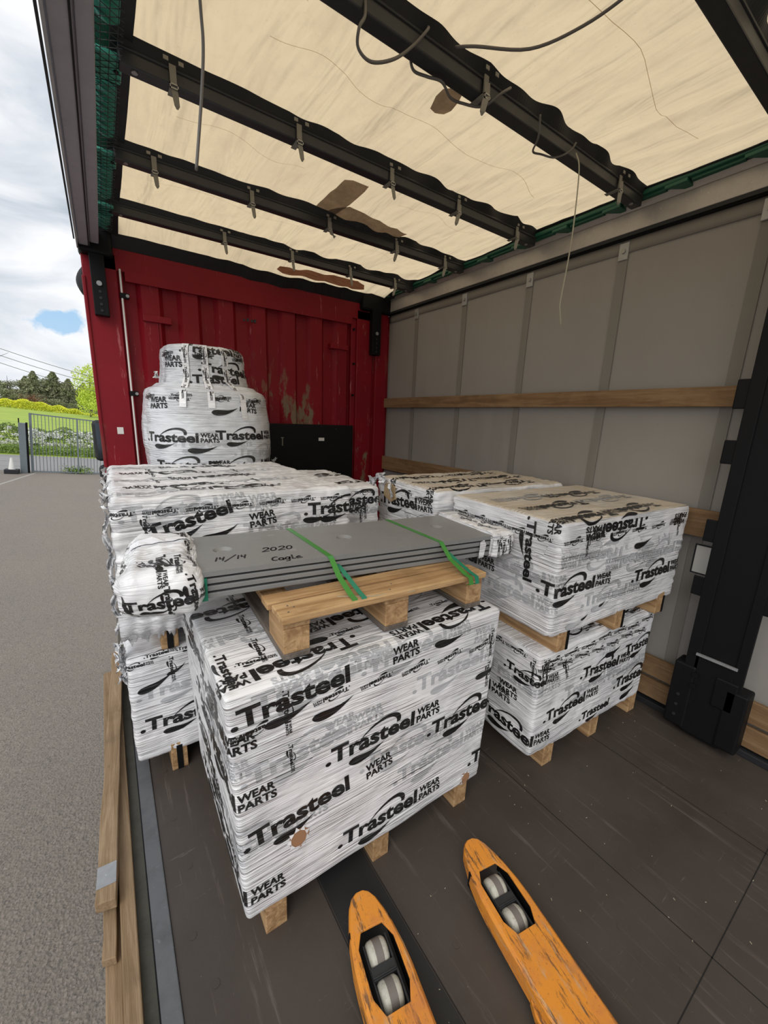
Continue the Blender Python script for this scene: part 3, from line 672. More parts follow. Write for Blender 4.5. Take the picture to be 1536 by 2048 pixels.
# ---- roof canvas, sagging in waves between the bows
BOWS = [.66, 1.275, 1.915, 2.555, 3.19]
ZB, ZC = 2.705, 2.785
def roofz(x, y):
    ph = 0*x
    q = x+.28*y
    n1 = vn(np.stack([q*4.6, y*.9-x*.3, x*0], 1), 3)
    n2 = 1-2*np.abs(vn(np.stack([(q+.03*np.sin(y*4))*7.5, y*1.1, x*0+2], 1), 5))
    k = np.clip((x-.4)/1.5, .06, 1)
    z = ZC+.015*n1*k+.011*n2*k+.003*vn(np.stack([x*14, y*14, x*0], 1), 9)
    z = z-.06*np.clip((y-3.35)/.33, 0, 1)**1.5
    return z
roof = sheet(240, 340, lambda a, b: np.stack([.10+a*2.36, -.7+b*(3.70+.7), roofz(.10+a*2.36, -.7+b*4.4)], 1), 'ceiling', ['canvas'])
struct(roof)
def canvas_patch(poly, mi, name, off=.004):
    bm = bmesh.new(); bm.faces.new([bm.verts.new((x, y, 0)) for x, y in poly])
    for ax in (0, 1):
        lo = min(p[ax] for p in poly); hi = max(p[ax] for p in poly); t = lo+.03
        while t < hi:
            no_ = (1, 0, 0) if ax == 0 else (0, 1, 0); bmesh.ops.bisect_plane(bm, geom=bm.verts[:]+bm.edges[:]+bm.faces[:], plane_co=tuple(t*k for k in no_), plane_no=no_); t += .03
    V = np.array([v.co[:] for v in bm.verts]); bm.verts.index_update(); F = [[v.index for v in f.verts] for f in bm.faces]; bm.free()
    V[:, 2] = roofz(V[:, 0], V[:, 1])-off
    mb = MB(); mb.add([tuple(v) for v in V], F); mb.build(name, [mi], roof, smooth=True)
canvas_patch([(1.16, 1.524), (1.141, 1.469), (1.142, 1.429), (1.164, 1.404), (1.211, 1.399), (1.225, 1.432), (1.234, 1.483), (1.222, 1.512), (1.188, 1.528)], 'patch', 'canvas_patch')
canvas_patch([(1.141, 2.641), (1.138, 2.478), (1.144, 2.19), (1.18, 2.167), (1.278, 2.166), (1.287, 2.222), (1.286, 2.386), (1.259, 2.625)], 'patch', 'canvas_patch')
canvas_patch([(1.195, 2.597), (1.22, 2.499), (1.294, 2.401), (1.516, 2.415), (1.773, 2.469), (1.751, 2.546), (1.861, 2.6), (1.787, 2.63), (1.527, 2.675), (1.296, 2.663)], 'patch', 'canvas_patch', .006)
canvas_patch([(1.27, 3.57), (1.28, 3.52), (1.35, 3.50), (1.665, 3.49), (1.93, 3.47), (2.07, 3.50), (2.11, 3.57), (2.0, 3.61), (1.584, 3.605), (1.33, 3.60)], 'redpatch', 'canvas_patch')
# crease lines that run across the canvas
for k, pl in enumerate([[(.55, 1.62), (.75, 1.58), (.95, 1.64), (1.2, 1.60), (1.5, 1.66), (1.8, 1.60), (2.1, 1.70)], [(.35, 2.22), (.55, 2.18), (.8, 2.26), (.95, 2.22)], [(.3, 2.85), (.6, 2.80), (.9, 2.88), (1.2, 2.84)], [(1.5, 2.2), (1.75, 2.16), (1.95, 2.24), (2.2, 2.2)], [(.30, 1.45), (.5, 1.41), (.62, 1.44)], [(1.5, 2.9), (1.8, 2.86), (2.1, 2.95)], [(1.0, .95), (1.5, .92), (1.9, 1.0), (2.2, .96)]]):
    P_ = []
    for (a0, b0), (a1, b1) in zip(pl, pl[1:]):
        for q in range(8): P_.append((a0+(a1-a0)*q/8, b0+(b1-b0)*(3*(q/8)**2-2*(q/8)**3)))
    X_ = np.array(P_); Z_ = roofz(X_[:, 0], X_[:, 1])-.0015
    mb = MB()
    for (x_, y_), z_ in zip(P_, Z_): mb.v += [(x_, y_-.0008, z_), (x_, y_+.0008, z_)]
    for i_ in range(len(P_)-1): mb.f.append((2*i_, 2*i_+1, 2*i_+3, 2*i_+2)); mb.mi.append(0)
    mb.build('canvas_crease', ['crease'], roof)
# dark hems of the canvas
def hem(fn, nu, name):
    return sheet(nu, 1, fn, name, ['rubber'], roof, th=.004, smooth=False)
hem(lambda a, b: np.stack([.115+b*.065+.001*np.sin(a*40), -.7+a*4.4, roofz(.15+0*a, -.7+a*4.4)-.012-b*.004], 1), 120, 'side_hem')
hem(lambda a, b: np.stack([2.375+b*.05, -.7+a*4.4, roofz(2.38+0*a, -.7+a*4.4)-.010-b*.022], 1), 120, 'side_hem')
hem(lambda a, b: np.stack([.12+a*2.3, 3.625+b*.095, roofz(.12+a*2.3, 0*a+3.625+b*.06)-.008-b*.085+.004*np.sin(a*9)], 1), 80, 'front_hem')

# ---- roof bows with their webbing loops
straps = {0: [(1.20, 1), (2.15, 1)], 1: [(.297, 0), (.771, 0), (1.25, 0), (1.70, 1), (2.20, 1)], 2: [(.297, 0), (.765, 0), (1.235, 2), (1.745, 1), (2.19, 1)], 3: [(.77, 0), (1.25, 0), (1.745, 0), (2.19, 1)]}
names = ['nearest full roof bow, with a grey cable wound round it', 'second full roof bow from the camera with five hanging straps', 'roof bow passing under the L-shaped canvas patch', 'farthest roof bow nearest the red bulkhead']
def bow(y, i):
    lab = 'dark roof bow cut off at the top right corner of the view' if i < 0 else names[i]
    t = thing('roof_bow', lab, 'roof bow', (1.27, y, ZB), 0, 'bows under the roof canvas')
    mb = MB(); mb.box(.135, 2.40, y-.0, y+.052, ZB, ZB+.058); mb.box(.135, 2.40, y-.006, y+.058, ZB+.040, ZB+.05)
    mb.build('bow_profile', ['bowblack'], t, bevel=.008)
    def fl(a, b):
        x = .14+a*2.26; w_ = .010*np.clip((x-.3)/1.5, 0, 1)
        return np.stack([x, np.where(b < .5, y-.022+w_*(1.2*np.sin(x*19+i)+.8*np.sin(x*31+i*2)), y+.006), np.where(b < .5, roofz(x, x*0+y-.02)-.003, ZB+.040)], 1)
    sheet(150, 1, fl, 'canvas_pocket', ['rubber'], t, th=.003, smooth=False)
    def fl2(a, b):
        x = .14+a*2.26; w_ = .008*np.clip((x-.3)/1.5, 0, 1)
        return np.stack([x, y+.056+.014*(1-b)+w_*(1-b)*np.sin(x*23+i), ZB+.052+.028*b], 1)
    sheet(150, 1, fl2, 'canvas_pocket', ['rubber'], t, th=.006)
    for x in (.18, 2.33): MB().tube([(x, y+.02, ZB), (x, y+.02, ZB-.004)], .010, 10).build('rivet', ['buckle'], t)
    for x, kind in straps.get(i, []):
        w = .011
        mb = MB(); mb.box(x-w, x+w, y-.010, y-.0065, ZB-.012, ZB+.055); mb.box(x-w, x+w, y-.010, y+.058, ZB-.004, ZB-.001); mb.build('strap_loop', ['strapgrey'], t)
        L = .085; o = mb
        dx = {0: .004, 1: -.03, 2: .022}[kind]; dy = -.012
        p = [(x, y-.012, ZB+.03), (x, y-.015, ZB-.012), (x+dx*.5, y-.018+dy*.3, ZB-.04), (x+dx, y-.018+dy, ZB-L*(.55 if kind == 2 else .88))]
        mb = MB(); rings = []
        for k, q in enumerate(p):
            ww = w*(.95 if k < 3 else .8); rings.append([(q[0]-ww, q[1], q[2]), (q[0]+ww, q[1]-(.006 if kind else 0), q[2]), (q[0]+ww, q[1]+.003, q[2]), (q[0]-ww, q[1]+.003, q[2])])
        q = p[-1]; rings.append([(q[0]-.003, q[1], q[2]-.01), (q[0]+.003, q[1], q[2]-.01), (q[0]+.003, q[1]+.003, q[2]-.01), (q[0]-.003, q[1]+.003, q[2]-.01)])
        sp = mb.loft(rings).build('hanging_strap', ['strapgrey'], t)
        mb = MB(); z = ZB-.006; mb.box(x-w-.003, x+w+.003, y-.021, y-.016, z-.004, z); mb.box(x-w-.003, x+w+.003, y-.021, y-.016, z-.016, z-.012); mb.box(x-w-.003, x-w, y-.021, y-.016, z-.016, z); mb.box(x+w, x+w+.003, y-.021, y-.016, z-.016, z)
        mb.build('buckle', ['buckle'], sp)
        for q in (-.024, .024): MB().box(x+q-.008, x+q+.008, y-.036, y-.0335, ZB+.045, ZB+.057).build('stitch_tab', ['strapgrey'], t)
for i, y in enumerate(BOWS): bow(y, i-1)

# ---- sliding-roof runners: green plastic
for s, x0, x1 in ((0, .066, .150), (1, 2.395, 2.445)):
    t = thing('roof_runner', ('green plastic sliding roof runner under black netting along the left rail', 'dark green sliding roof runner above the right rail')[s], 'roof runner', ((x0+x1)/2, 1.5, 2.72))
    mt = ('green', 'dgreen')[s]
    if s == 0:
        for k, y in enumerate((.70, 1.32, 1.96, 2.60, 3.20)):
            MB().box(x0, x1-.004, y-.035, y+.10, 2.716, 2.735).build('slider_plate', [mt], t, bevel=.006)
            MB().tube([(x1-.02, y+.03, 2.716), (x1-.02, y+.03, 2.712)], .008, 10).build('slider_bolt', ['black'], t)
            MB().box(x0+.004, x1-.012, y+.16, y+.50, 2.745, 2.75).build('folded_slat', [mt], t, bevel=.004)
            mb = MB()
            for q in range(6): mb.add([(x0+.004, y+.17+q*.06, 2.742), (x1-.01, y+.20+q*.06, 2.742), ((x0+x1)/2, y+.185+q*.06, 2.722)], [(0, 1, 2)]); mb.add([(x0+.004, y+.17+q*.06, 2.742), ((x0+x1)/2, y+.185+q*.06, 2.722), (x0+.02, y+.21+q*.06, 2.74)], [(0, 1, 2)])
            mb.build('folded_pleats', [mt], t)
        mb = MB(); n = 130
        for q in range(n):
            y = -.6+q*.032
            mb.bar((x0, y, 2.712+.004*math.sin(q)), (x1-.006, y+.045, 2.712-.004*math.cos(q*1.3)), .0016, .0016)
            mb.bar((x0, y+.045, 2.7125), (x1-.006, y, 2.7125), .0016, .0016)
        for x in (x0+.018, x0+.042, x0+.064): mb.bar((x, -.6, 2.711), (x, 3.55, 2.711), .002, .002)
        mb.build('net', ['mesh'], t)
        MB().box(x0, x1+.02, -.6, D-.02, 2.775, 2.78).build('runner_backing', ['dgreen'], t)
    else:
        MB().box(x0-.012, x1, -.6, D-.1, 2.752, 2.775).build('runner_channel', [mt], t, bevel=.006)
        for k, y in enumerate([.45+.31*q for q in range(11)]):
            mb = MB(); mb.add([(x0-.015, y, 2.735), (x1+.012, y, 2.735), (x1+.012, y+.035, 2.735), (x0-.012, y+.10, 2.735), (x0-.015, y, 2.752), (x1+.012, y, 2.752), (x1+.012, y+.035, 2.752), (x0-.012, y+.10, 2.752)], [(0, 1, 2, 3), (7, 6, 5, 4), (0, 4, 5, 1), (1, 5, 6, 2), (2, 6, 7, 3), (3, 7, 4, 0)])
            mb.build('runner_bracket', [mt], t, bevel=.003)
            mb = MB()
            for q in (0, .006, .012): mb.box(x0+.006+q*1.6, x0+.011+q*1.6, y+.10, y+.30, 2.740, 2.753)
            mb.build('runner_rib', [mt], t)

# ---- cables
def cable(name, pts, r, mat, lab, sub_=6):
    P = [Vector(p) for p in pts]; out_ = []
    for i in range(len(P)-1):
        a, b, c, d = P[max(i-1, 0)], P[i], P[i+1], P[min(i+2, len(P)-1)]
        for k in range(sub_):
            t = k/sub_; out_.append(.5*((2*b)+(c-a)*t+(2*a-5*b+4*c-d)*t*t+(3*b-a-3*c+d)*t**3))
    out_.append(P[-1]); o = MB().tube(out_, r, 8).build(name, [mat], smooth=True); return tag(o, lab, 'cable')
cable('hanging_cable', [(.236, 1.2, 2.70), (.241, 1.2, 2.46), (.243, 1.2, 2.38), (.236, 1.2, 2.30), (.226, 1.2, 2.22), (.213, 1.2, 2.126)], .0035, 'cable', 'thin cable hanging straight down in front of the canvas at the left')
yb = BOWS[1]
cable('looped_cable', [(.71, yb+.01, 2.76), (.695, yb-.02, 2.68), (.668, yb-.035, 2.63), (.675, yb-.02, 2.596), (.72, yb-.02, 2.583), (.80, yb-.02, 2.625), (.87, yb-.02, 2.69), (.915, yb-.028, 2.745), (.93, yb+.01, 2.772), (.92, yb+.06, 2.75), (.93, yb+.062, 2.70), (.98, yb+.05, 2.695), (1.03, yb+.03, 2.690), (1.09, yb+.05, 2.68), (1.15, yb+.052, 2.688), (1.22, yb+.02, 2.69), (1.26, yb-.03, 2.72), (1.30, yb-.032, 2.75)], .0045, 'cable', 'grey cable looped below and wound along the nearest full roof bow')
cable('looped_cable', [(1.48, yb-.03, 2.74), (1.52, yb+.0, 2.692), (1.57, yb+.06, 2.69), (1.63, yb+.062, 2.70), (1.68, yb+.03, 2.692), (1.72, yb-.01, 2.71), (1.735, yb-.026, 2.74)], .004, 'cable', 'thin cable crossing under the nearest full bow towards its right end')
cable('slung_cable', [(1.03, yb-.03, 2.75), (1.05, yb-.10, 2.72), (1.17, 1.06, 2.70), (1.24, .93, 2.71), (1.262, .80, 2.72), (1.265, .67, 2.735), (1.26, .60, 2.76)], .0045, 'cable', 'grey cable slung in an arc to the top edge of the view')
cable('hanging_string', [(1.752, yb-.02, 2.71), (1.752, 1.23, 2.64), (1.748, 1.22, 2.45), (1.742, 1.22, 2.30), (1.722, 1.22, 2.12), (1.728, 1.22, 2.08), (1.748, 1.22, 2.025)], .0028, 'string', 'pale string dangling from the nearest full bow in front of the grey curtain')

# ================================================================== WRAPPED LOADS
def feet(t, B, xs, h=.10, yoff=.0, band=False, ztop=None, left=False, w=.075, dep=.12):
    """three bearers of the load's own pallet, seen below the film"""
    a = math.radians(B.yawd); ztop = B.z0+.02; zb = ztop-h-.02
    for x in xs:
        def P(lx, ly): return (B.ox+B.ex[0]*lx+B.ey[0]*ly, B.oy+B.ex[1]*lx+B.ey[1]*ly)
        mb = MB()
        poly = [P(x, yoff), P(x+w, yoff), P(x+w, B.d-.02), P(x, B.d-.02)]
        mb.prism(poly, zb, ztop+.02); mb.build('pallet_bearer', ['woody'], t, bevel=.003)
        if band:
            mb = MB(); mb.prism([P(x+w*.34, yoff-.003), P(x+w*.70, yoff-.003), P(x+w*.70, yoff+.001), P(x+w*.34, yoff+.001)], zb+.001, ztop+.004)
            mb.build('steel_band', ['black'], t)
def load(name, B, label, decals, feet_x=None, grp=None, band=False, mats=('film', 'film', 'ink', 'gink'), step=.0085, yoff=0, h=.1, w=.075):
    t = thing(name, label, 'wrapped pallet load', (B.ox, B.oy, B.z0-h), math.radians(B.yawd), grp)
    B.build(t, decals, step, mats)
    if feet_x: feet(t, B, feet_x, h, yoff, band, w=w)
    return t
def row(u0, u1, v, n, a=180, sl=0, jit=.0):
    out_ = []
    for i in range(n):
        u = u0+(u1-u0)*i/max(1, n-1); out_.append(('s', 'small', 'k', u, v+sl*(u-u0)+rr.uniform(-jit, jit), a))
    return out_
rr = random.Random(11)

# --- A: the low near load
BA = Wrap(.155, .958, -.5, 1.035, .74, .098, .87, r=.016, amp=.004, wr=.0008, tilt=.10, seed=1, taper=.055)
dA = [('s', 'full', 'k', .275, .527, 0), ('s', 'full', 'k', .318, .172, -1), ('s', 'word', 'k', .012, .368, 5), ('s', 'full', 'k', -.355, .512, 0),
      ('s', 'full', 'k', -.345, .178, -2), ('s', 'word', 'k', .010, .775, 4), ('s', 'full', 'k', .697, .440, 0), ('s', 'full', 'k', .950, .184, 0),
      ('s', 'wp', 'k', .520, .80, 3), ('s', 'tick', 'k', .232, .745, 3), ('s', 'tick', 'k', .70, .845, -6), ('s', 'tick', 'k', .93, .63, 4),
      ('s', 'wp', 'g', .275, .625, 3), ('s', 'full', 'g', .61, .655, 2), ('s', 'full', 'g', .02, .585, 4), ('s', 'full', 'g', .40, .435, -2), ('s', 'full', 'g', -.19, .36, 0), ('s', 'full', 'g', .55, .30, 3), ('s', 'full', 'g', .05, .80, 3), ('s', 'wp', 'g', .90, .76, 0),
      ('s', 'wp', 'k', .43, .395, 6), ('s', 'full', 'g', .40, .80, 2),
      ('t', 'full', 'k', .440, .115, 183), ('t', 'full', 'k', .753, .285, 184), ('t', 'full', 'k', 1.02, .078, 181), ('t', 'full', 'g', .60, .03, 180), ('t', 'full', 'g', .40, .33, 181),
      ('t', 'full', 'k', .33, .52, 180), ('t', 'full', 'g', .98, .30, 180), ('t', 'full', 'k', 1.02, .50, 180), ('t', 'wp', 'k', .145, .63, 92), ('t', 'word', 'k', .02, .22, -88, .5),
      ('t', 'small', 'k', .059, .134, -4), ('t', 'small', 'k', .155, .62, -91, 1.15), ('t', 'small', 'k', .147, .44, -92, 1.15), ('t', 'small', 'k', .14, .26, -92, 1.15),
      ('t', 'small', 'k', .364, .145, 0), ('t', 'small', 'k', .54, .148, 0), ('t', 'small', 'k', .629, .150, 2), ('t', 'small', 'k', .80, .150, 0), ('t', 'small', 'k', .94, .155, 0)]
dA += row(.36, 1.0, .783, 5, 186, -.05)+row(.13, .22, .765, 1, 186)+[('s', 'small', 'k', .150, .845, -88, 1.2), ('s', 'small', 'k', .160, .665, -88, .8), ('s', 'small', 'k', .99, .80, -88), ('s', 'small', 'k', .995, .66, -88)]
dA += [('s', 'full', 'k', -.52, .60, -12), ('s', 'full', 'k', -.66, .42, -14), ('s', 'full', 'k', -.50, .30, -8), ('s', 'full', 'k', -.40, .70, 0), ('s', 'word', 'k', -.62, .18, -5), ('s', 'full', 'g', -.42, .62, 0), ('s', 'wp', 'k', -.22, .74, 0), ('s', 'word', 'k', -.72, .76, 0)]+row(-.62, -.10, .80, 4, 180)
tA = load('wrapped_load', BA, 'low film-wrapped load nearest the camera, carrying the pallet of grey plates', dA, (.085, .475, .875), step=.0075, yoff=.004, w=.068)
mb = MB()                                           # brown board showing through two tears in the film
def tear(B, u, z, r, t, seed):
    q = random.Random(seed); n = 14; mb = MB(); mb.uv = None
    U = np.array([u+r*q.uniform(.7, 1.1)*math.cos(2*PI*i/n) for i in range(n)]+[u]); Z = np.array([z+r*1.1*q.uniform(.7, 1.1)*math.sin(2*PI*i/n) for i in range(n)]+[z])
    P = B.out(B.side(U, Z), .0022); mb.v = [tuple(p) for p in P]
    for i in range(n): mb.f.append((i, (i+1) % n, n)); mb.mi.append(0)
    mb.build('torn_patch', ['cardboard'], t)
    mb = MB()
    for k in range(9):
        a = 2*PI*k/9; uu = np.array([u+r*.8*math.cos(a), u+r*1.18*math.cos(a+.35), u+r*.8*math.cos(a+.7)]); zz_ = np.array([z+r*.88*math.sin(a), z+r*1.3*math.sin(a+.35), z+r*.88*math.sin(a+.7)])
        P = B.out(B.side(uu, zz_), .004); P2 = B.out(B.side(uu, zz_), .0008); P2[1] = B.out(B.side(uu[1:2], zz_[1:2]), .0022)[0]
        mb.add([tuple(P[0]), tuple(P2[1]), tuple(P[2])], [(0, 1, 2)])
    mb.uv = [(v_[0], v_[2]) for v_ in mb.v]; mb.build('torn_film_edge', ['film'], t)
tear(BA, .178, .315, .034, tA, 2); tear(BA, .945, .130, .030, tA, 5)
# number pen-marked on the film
def pen(strokes, fn, r, name, mat, parent):
    mb = MB()
    for s in strokes:
        pts = [Vector(fn(*p)) for p in s]
        for a, b in zip(pts, pts[1:]): mb.bar(a, b, r*2, .0006)
        for a in pts: mb.tube([a-Vector((0, 0, .0002)), a+Vector((0, 0, .0003))], r, 8)
    return mb.build(name, [mat], parent)
def fA(u, v): return BA.out(BA.top(np.array([u]), np.array([v])), .003)[0]
pen([[(.93+.018*math.cos(a), .17+.016*math.sin(a)) for a in np.linspace(0, 2*PI, 12)]+[(.94, .145), (.93, .13), (.905, .125)]], lambda u, v: fA(u, v+.03), .002, 'handwritten_number', 'inkpen', tA)

# --- D below and U above on the right
BD = Wrap(1.40, .885, -3, .965, .62, .10, .625, r=.014, amp=.005, wr=.0014, tilt=-.12, seed=2, taper=.03, crumple=.0015)
dD = [('s', 'full', 'k', .075, .262, 0, .92), ('s', 'full', 'k', .66, .235, -2), ('s', 'word', 'k', .377, .150, 0, .75), ('s', 'full', 'k', .326, .405, -4, .95), ('s', 'full', 'k', -.335, .180, -3), ('s', 'wp', 'k', -.20, .345, 0), ('s', 'full', 'k', -.18, .48, -3, .7),
      ('s', 'full', 'k', .70, .42, 0, .9), ('s', 'tick', 'k', .75, .17, 10), ('s', 'full', 'g', .2, .33, 0), ('s', 'full', 'g', .55, .31, 0), ('s', 'wp', 'g', .5, .47, 0), ('s', 'tick', 'k', .52, .50, 0), ('s', 'full', 'k', -.60, .3, 0), ('s', 'full', 'g', -.3, .42, 0),
      ('s', 'small', 'k', .03, .60, -90), ('s', 'small', 'k', .055, .60, -90), ('s', 'small', 'k', -.03, .60, -90), ('s', 'small', 'k', .17, .56, -70)]
dD += row(.16, .95, .585, 7, 178, 0, .008)+row(.12, .9, .53, 7, 170, 0, .01)+row(-.55, -.06, .595, 5, 180)
dD += [('t', 'full', 'k', .5, .1, 180, .8), ('t', 'full', 'k', .95, .12, 180, .8), ('t', 'small', 'k', .2, .05, 10), ('t', 'small', 'k', .35, .04, 0), ('t', 'small', 'k', .6, .05, 185), ('t', 'small', 'k', .75, .04, 0), ('t', 'small', 'k', .9, .05, 185)]
tD = load('wrapped_load', BD, 'crinkled film-wrapped load on the floor at the right, the lower one of its pair', dD, (.13, .50, .875), mats=('film', 'film', 'ink', 'gink'), yoff=.0, w=.07)
BU = Wrap(1.402, .868, -4.0, 1.03, .655, .705, 1.205, r=.02, amp=.006, wr=.0008, tilt=-.05, seed=3, taper=.02, rough_edge=.006, doff=.0018)
dU = [('s', 'full', 'k', .575, .862, 0), ('s', 'full', 'k', -.085, .895, 0), ('s', 'tick', 'k', .543, 1.075, 2), ('s', 'full', 'k', .62, 1.178, 180), ('s', 'full', 'g', .194, .815, -1), ('s', 'full', 'g', .488, 1.055, 178), ('s', 'full', 'g', .80, 1.0, 178),
      ('s', 'wp', 'k', .99, 1.17, 180), ('s', 'wp', 'k', .20, 1.115, 5, .8), ('s', 'full', 'k', -.795, .895, 0), ('s', 'full', 'g', -.40, .93, 0), ('s', 'full', 'g', -.44, .82, 0), ('s', 'full', 'g', .60, .965, 0), ('s', 'tick', 'g', .1, .77, 0),
      ('s', 'word', 'k', -.165, 1.20, -88, .8), ('s', 'small', 'g', -.20, 1.0, -88), ('s', 'tick', 'k', .33, .80, 12, .4), ('s', 'tick', 'k', .2, .765, 12, .4)]
dU += row(.138, .96, 1.135, 6, 182)+row(-.51, -.03, 1.135, 5, 181)+[('s', 'small', 'k', .165, 1.17, -88), ('s', 'small', 'k', .92, 1.17, -80), ('s', 'small', 'k', .965, 1.15, 182)]
dU += [('t', 'full', 'k', .42, .07, 181), ('t', 'full', 'k', .85, .10, 181), ('t', 'full', 'k', .52, .27, 180), ('t', 'full', 'g', .95, .30, 180), ('t', 'full', 'k', .90, .45, 180), ('t', 'full', 'g', .55, .47, 180)]
tU = load('wrapped_load', BU, 'film-wrapped load with a dusty beige top, stacked on the right-hand pair', dU, (.075, .50, .875), mats=('film', 'filmtop', 'ink', 'gink'), band=False, h=.078, yoff=.0, w=.07)
for x in (.075, .50, .875):
    mb = MB(); 
    def P(lx, ly): return (BU.ox+BU.ex[0]*lx+BU.ey[0]*ly, BU.oy+BU.ex[1]*lx+BU.ey[1]*ly)
    mb.prism([P(x+.058, -.003), P(x+.073, -.003), P(x+.073, .2), P(x+.058, .2)], .628, .72); mb.build('steel_band', ['black'], tU)
# ragged cap of film over the top edges
def cap(B, t, depth, seed, name='film_cap', top=False, step=.008, sides=(-1, 0)):
    mb = MB(); mb.uv = []; q0, q1 = -B.d, B.w
    n = int((q1-q0)/step); qs = np.linspace(q0, q1, n+1)
    low = depth*(1+.30*fbm(np.stack([qs*7, qs*0, qs*0+seed], 1), seed)+.25*vn(np.stack([qs*40, qs*0, qs*0], 1), seed+1))
    m_ = 12
    for j in range(m_+1):
        f = j/m_; z = B.z1-.012-low*f; off = .0008+.0022*f*np.abs(vn(np.stack([qs*25, qs*0+f*2, qs*0], 1), seed+4))
        p = B.side(qs, z); b0 = B.out(p, 0); b1 = B.out(p, .01); P_ = b0+(b1-b0)*(off/.01)[:, None]
        mb.v += [tuple(x) for x in P_]; mb.uv += [(a+B.seed, b) for a, b in zip(qs, z)]
    for j in range(m_):
        for i in range(n): k = j*(n+1)+i; mb.f.append((k, k+1, k+n+2, k+n+1)); mb.mi.append(0)
    V = LOGO
    return mb.build(name, ['film'], t, smooth=True)

cap(BU, tU, .115, 41)
# --- E below and F above at the left
BE = Wrap(-.043, 1.762, 0, 1.0, 1.10, .10, .60, r=.016, amp=.006, wr=.0012, tilt=.2, seed=4, crumple=.002)
dE = [('s', 'full', 'k', .021, .250, -2), ('s', 'small', 'k', .060, .588, 0), ('s', 'small', 'k', -.03, .560, -2), ('s', 'small', 'k', .150, .57, -88), ('s', 'tick', 'k', .02, .47, 12), ('s', 'tick', 'k', .13, .50, 20, .6), ('s', 'full', 'g', .02, .40, 0), ('s', 'small', 'k', .18, .585, 0),
      ('s', 'full', 'k', -.5, .3, 0), ('s', 'full', 'k', -.9, .4, 0)]+row(-.8, -.1, .57, 5)
tE = load('wrapped_load', BE, 'film-wrapped load on the floor at the left edge, behind the nearest load', dE, (.125, .46, .80), band=True, w=.065)
BF = Wrap(-.035, 1.765, 0, 1.0, 1.15, .695, 1.24, r=.022, amp=.009, wr=.0022, tilt=.28, seed=5, crumple=.0032, rough_edge=.014)
dF = [('s', 'word', 'k', .09, 1.075, 15), ('s', 'wp', 'k', .50, 1.085, 6, 1.1), ('s', 'wp', 'g', .50, 1.16, 5, 1.2), ('s', 'full', 'k', .755, 1.115, 0), ('s', 'tick', 'k', .28, 1.09, 10, 1.2), ('s', 'full', 'g', .02, 1.16, 4), ('s', 'full', 'g', .45, 1.05, 0), ('s', 'tick', 'k', .75, 1.12, 0),
      ('s', 'small', 'k', .098, 1.19, -88), ('s', 'small', 'k', .905, 1.19, -88), ('s', 'small', 'k', .55, 1.17, -88, .7), ('s', 'word', 'k', -.4, 1.1, 0), ('s', 'word', 'k', -.8, 1.0, 0), ('s', 'full', 'k', -.7, .8, 0)]
dF += row(.075, .961, 1.197, 7, 180)
for j, v in enumerate((.13, .33, .53, .75, .97)):
    for i in range(2): dF.append(('t', 'full', 'k' if (i+j) % 2 else 'g', .36+i*.34+(j % 2)*.14, v+rr.uniform(-.03, .03), 180+rr.uniform(-4, 4), .95))
dF += [('t', 'small', 'k', .19, .3+.2*i, -92) for i in range(4)]+[('t', 'small', 'k', .62, .2+.2*i, -88) for i in range(5)]
tF = load('wrapped_load', BF, 'wide crumpled film-wrapped load in front of the tall white bundle', dF, (.12, .46, .82), band=True, h=.092, mats=('film', 'film', 'ink', 'gink'), w=.065)
# loose film skirt under F and the torn side of it
mb = MB(); n = 60; mb.uv = []
for i in range(n+1):
    x = -.05+i*.42/n; 
    for j, (yy, zz_) in enumerate(((1.752, .80), (1.738, .765), (1.732, .73), (1.745, .695), (1.762, .675+.018*math.sin(i*.9)+.012*math.sin(i*2.3)))):
        mb.v.append((x, yy+.006*math.sin(i*.8+j*1.2)*(j > 0), zz_)); mb.uv.append((x*2, zz_*3))
for i in range(n):
    for j in range(4): k = i*5+j; mb.f.append((k, k+5, k+6, k+1)); mb.mi.append(0)
mb.build('film_skirt', ['film'], tF, smooth=True)
def frill(t, pts, wid, seed, name='loose_film', n=70):
    """a crumpled strip of loose film along a line"""
    q = random.Random(seed); mb = MB(); mb.uv = []; P = [Vector(p) for p in pts]; R = 7
    for i in range(n+1):
        f = i/n*(len(P)-1); k = min(int(f), len(P)-2); c = P[k].lerp(P[k+1], f-k); ph = i*.9
        for j in range(R):
            g = j/(R-1)-.5
            mb.v.append((c.x+wid*g*math.cos(ph*.35+seed)+q.uniform(-1, 1)*wid*.09, c.y+wid*.5*math.sin(ph+j)+q.uniform(-1, 1)*wid*.09, c.z+wid*g*1.2+q.uniform(-1, 1)*wid*.12)); mb.uv.append((i*.02, j*.02))
    for i in range(n):
        for j in range(R-1): k = i*R+j; mb.f.append((k, k+R, k+R+1, k+1)); mb.mi.append(0)
    o = mb.build(name, ['film'], t, smooth=True); return o
frill(tF, [(-.05, 1.80, 1.22), (-.055, 2.1, 1.21), (-.05, 2.5, 1.22), (-.045, 2.9, 1.22)], .035, 3)
frill(tF, [(-.052, 1.79, 1.20), (-.056, 1.80, 1.08), (-.05, 1.79, .94), (-.056, 1.79, .82), (-.05, 1.79, .72)], .03, 4)
frill(tE, [(-.056, 1.79, .66), (-.060, 1.80, .58), (-.055, 1.79, .50)], .04, 6)

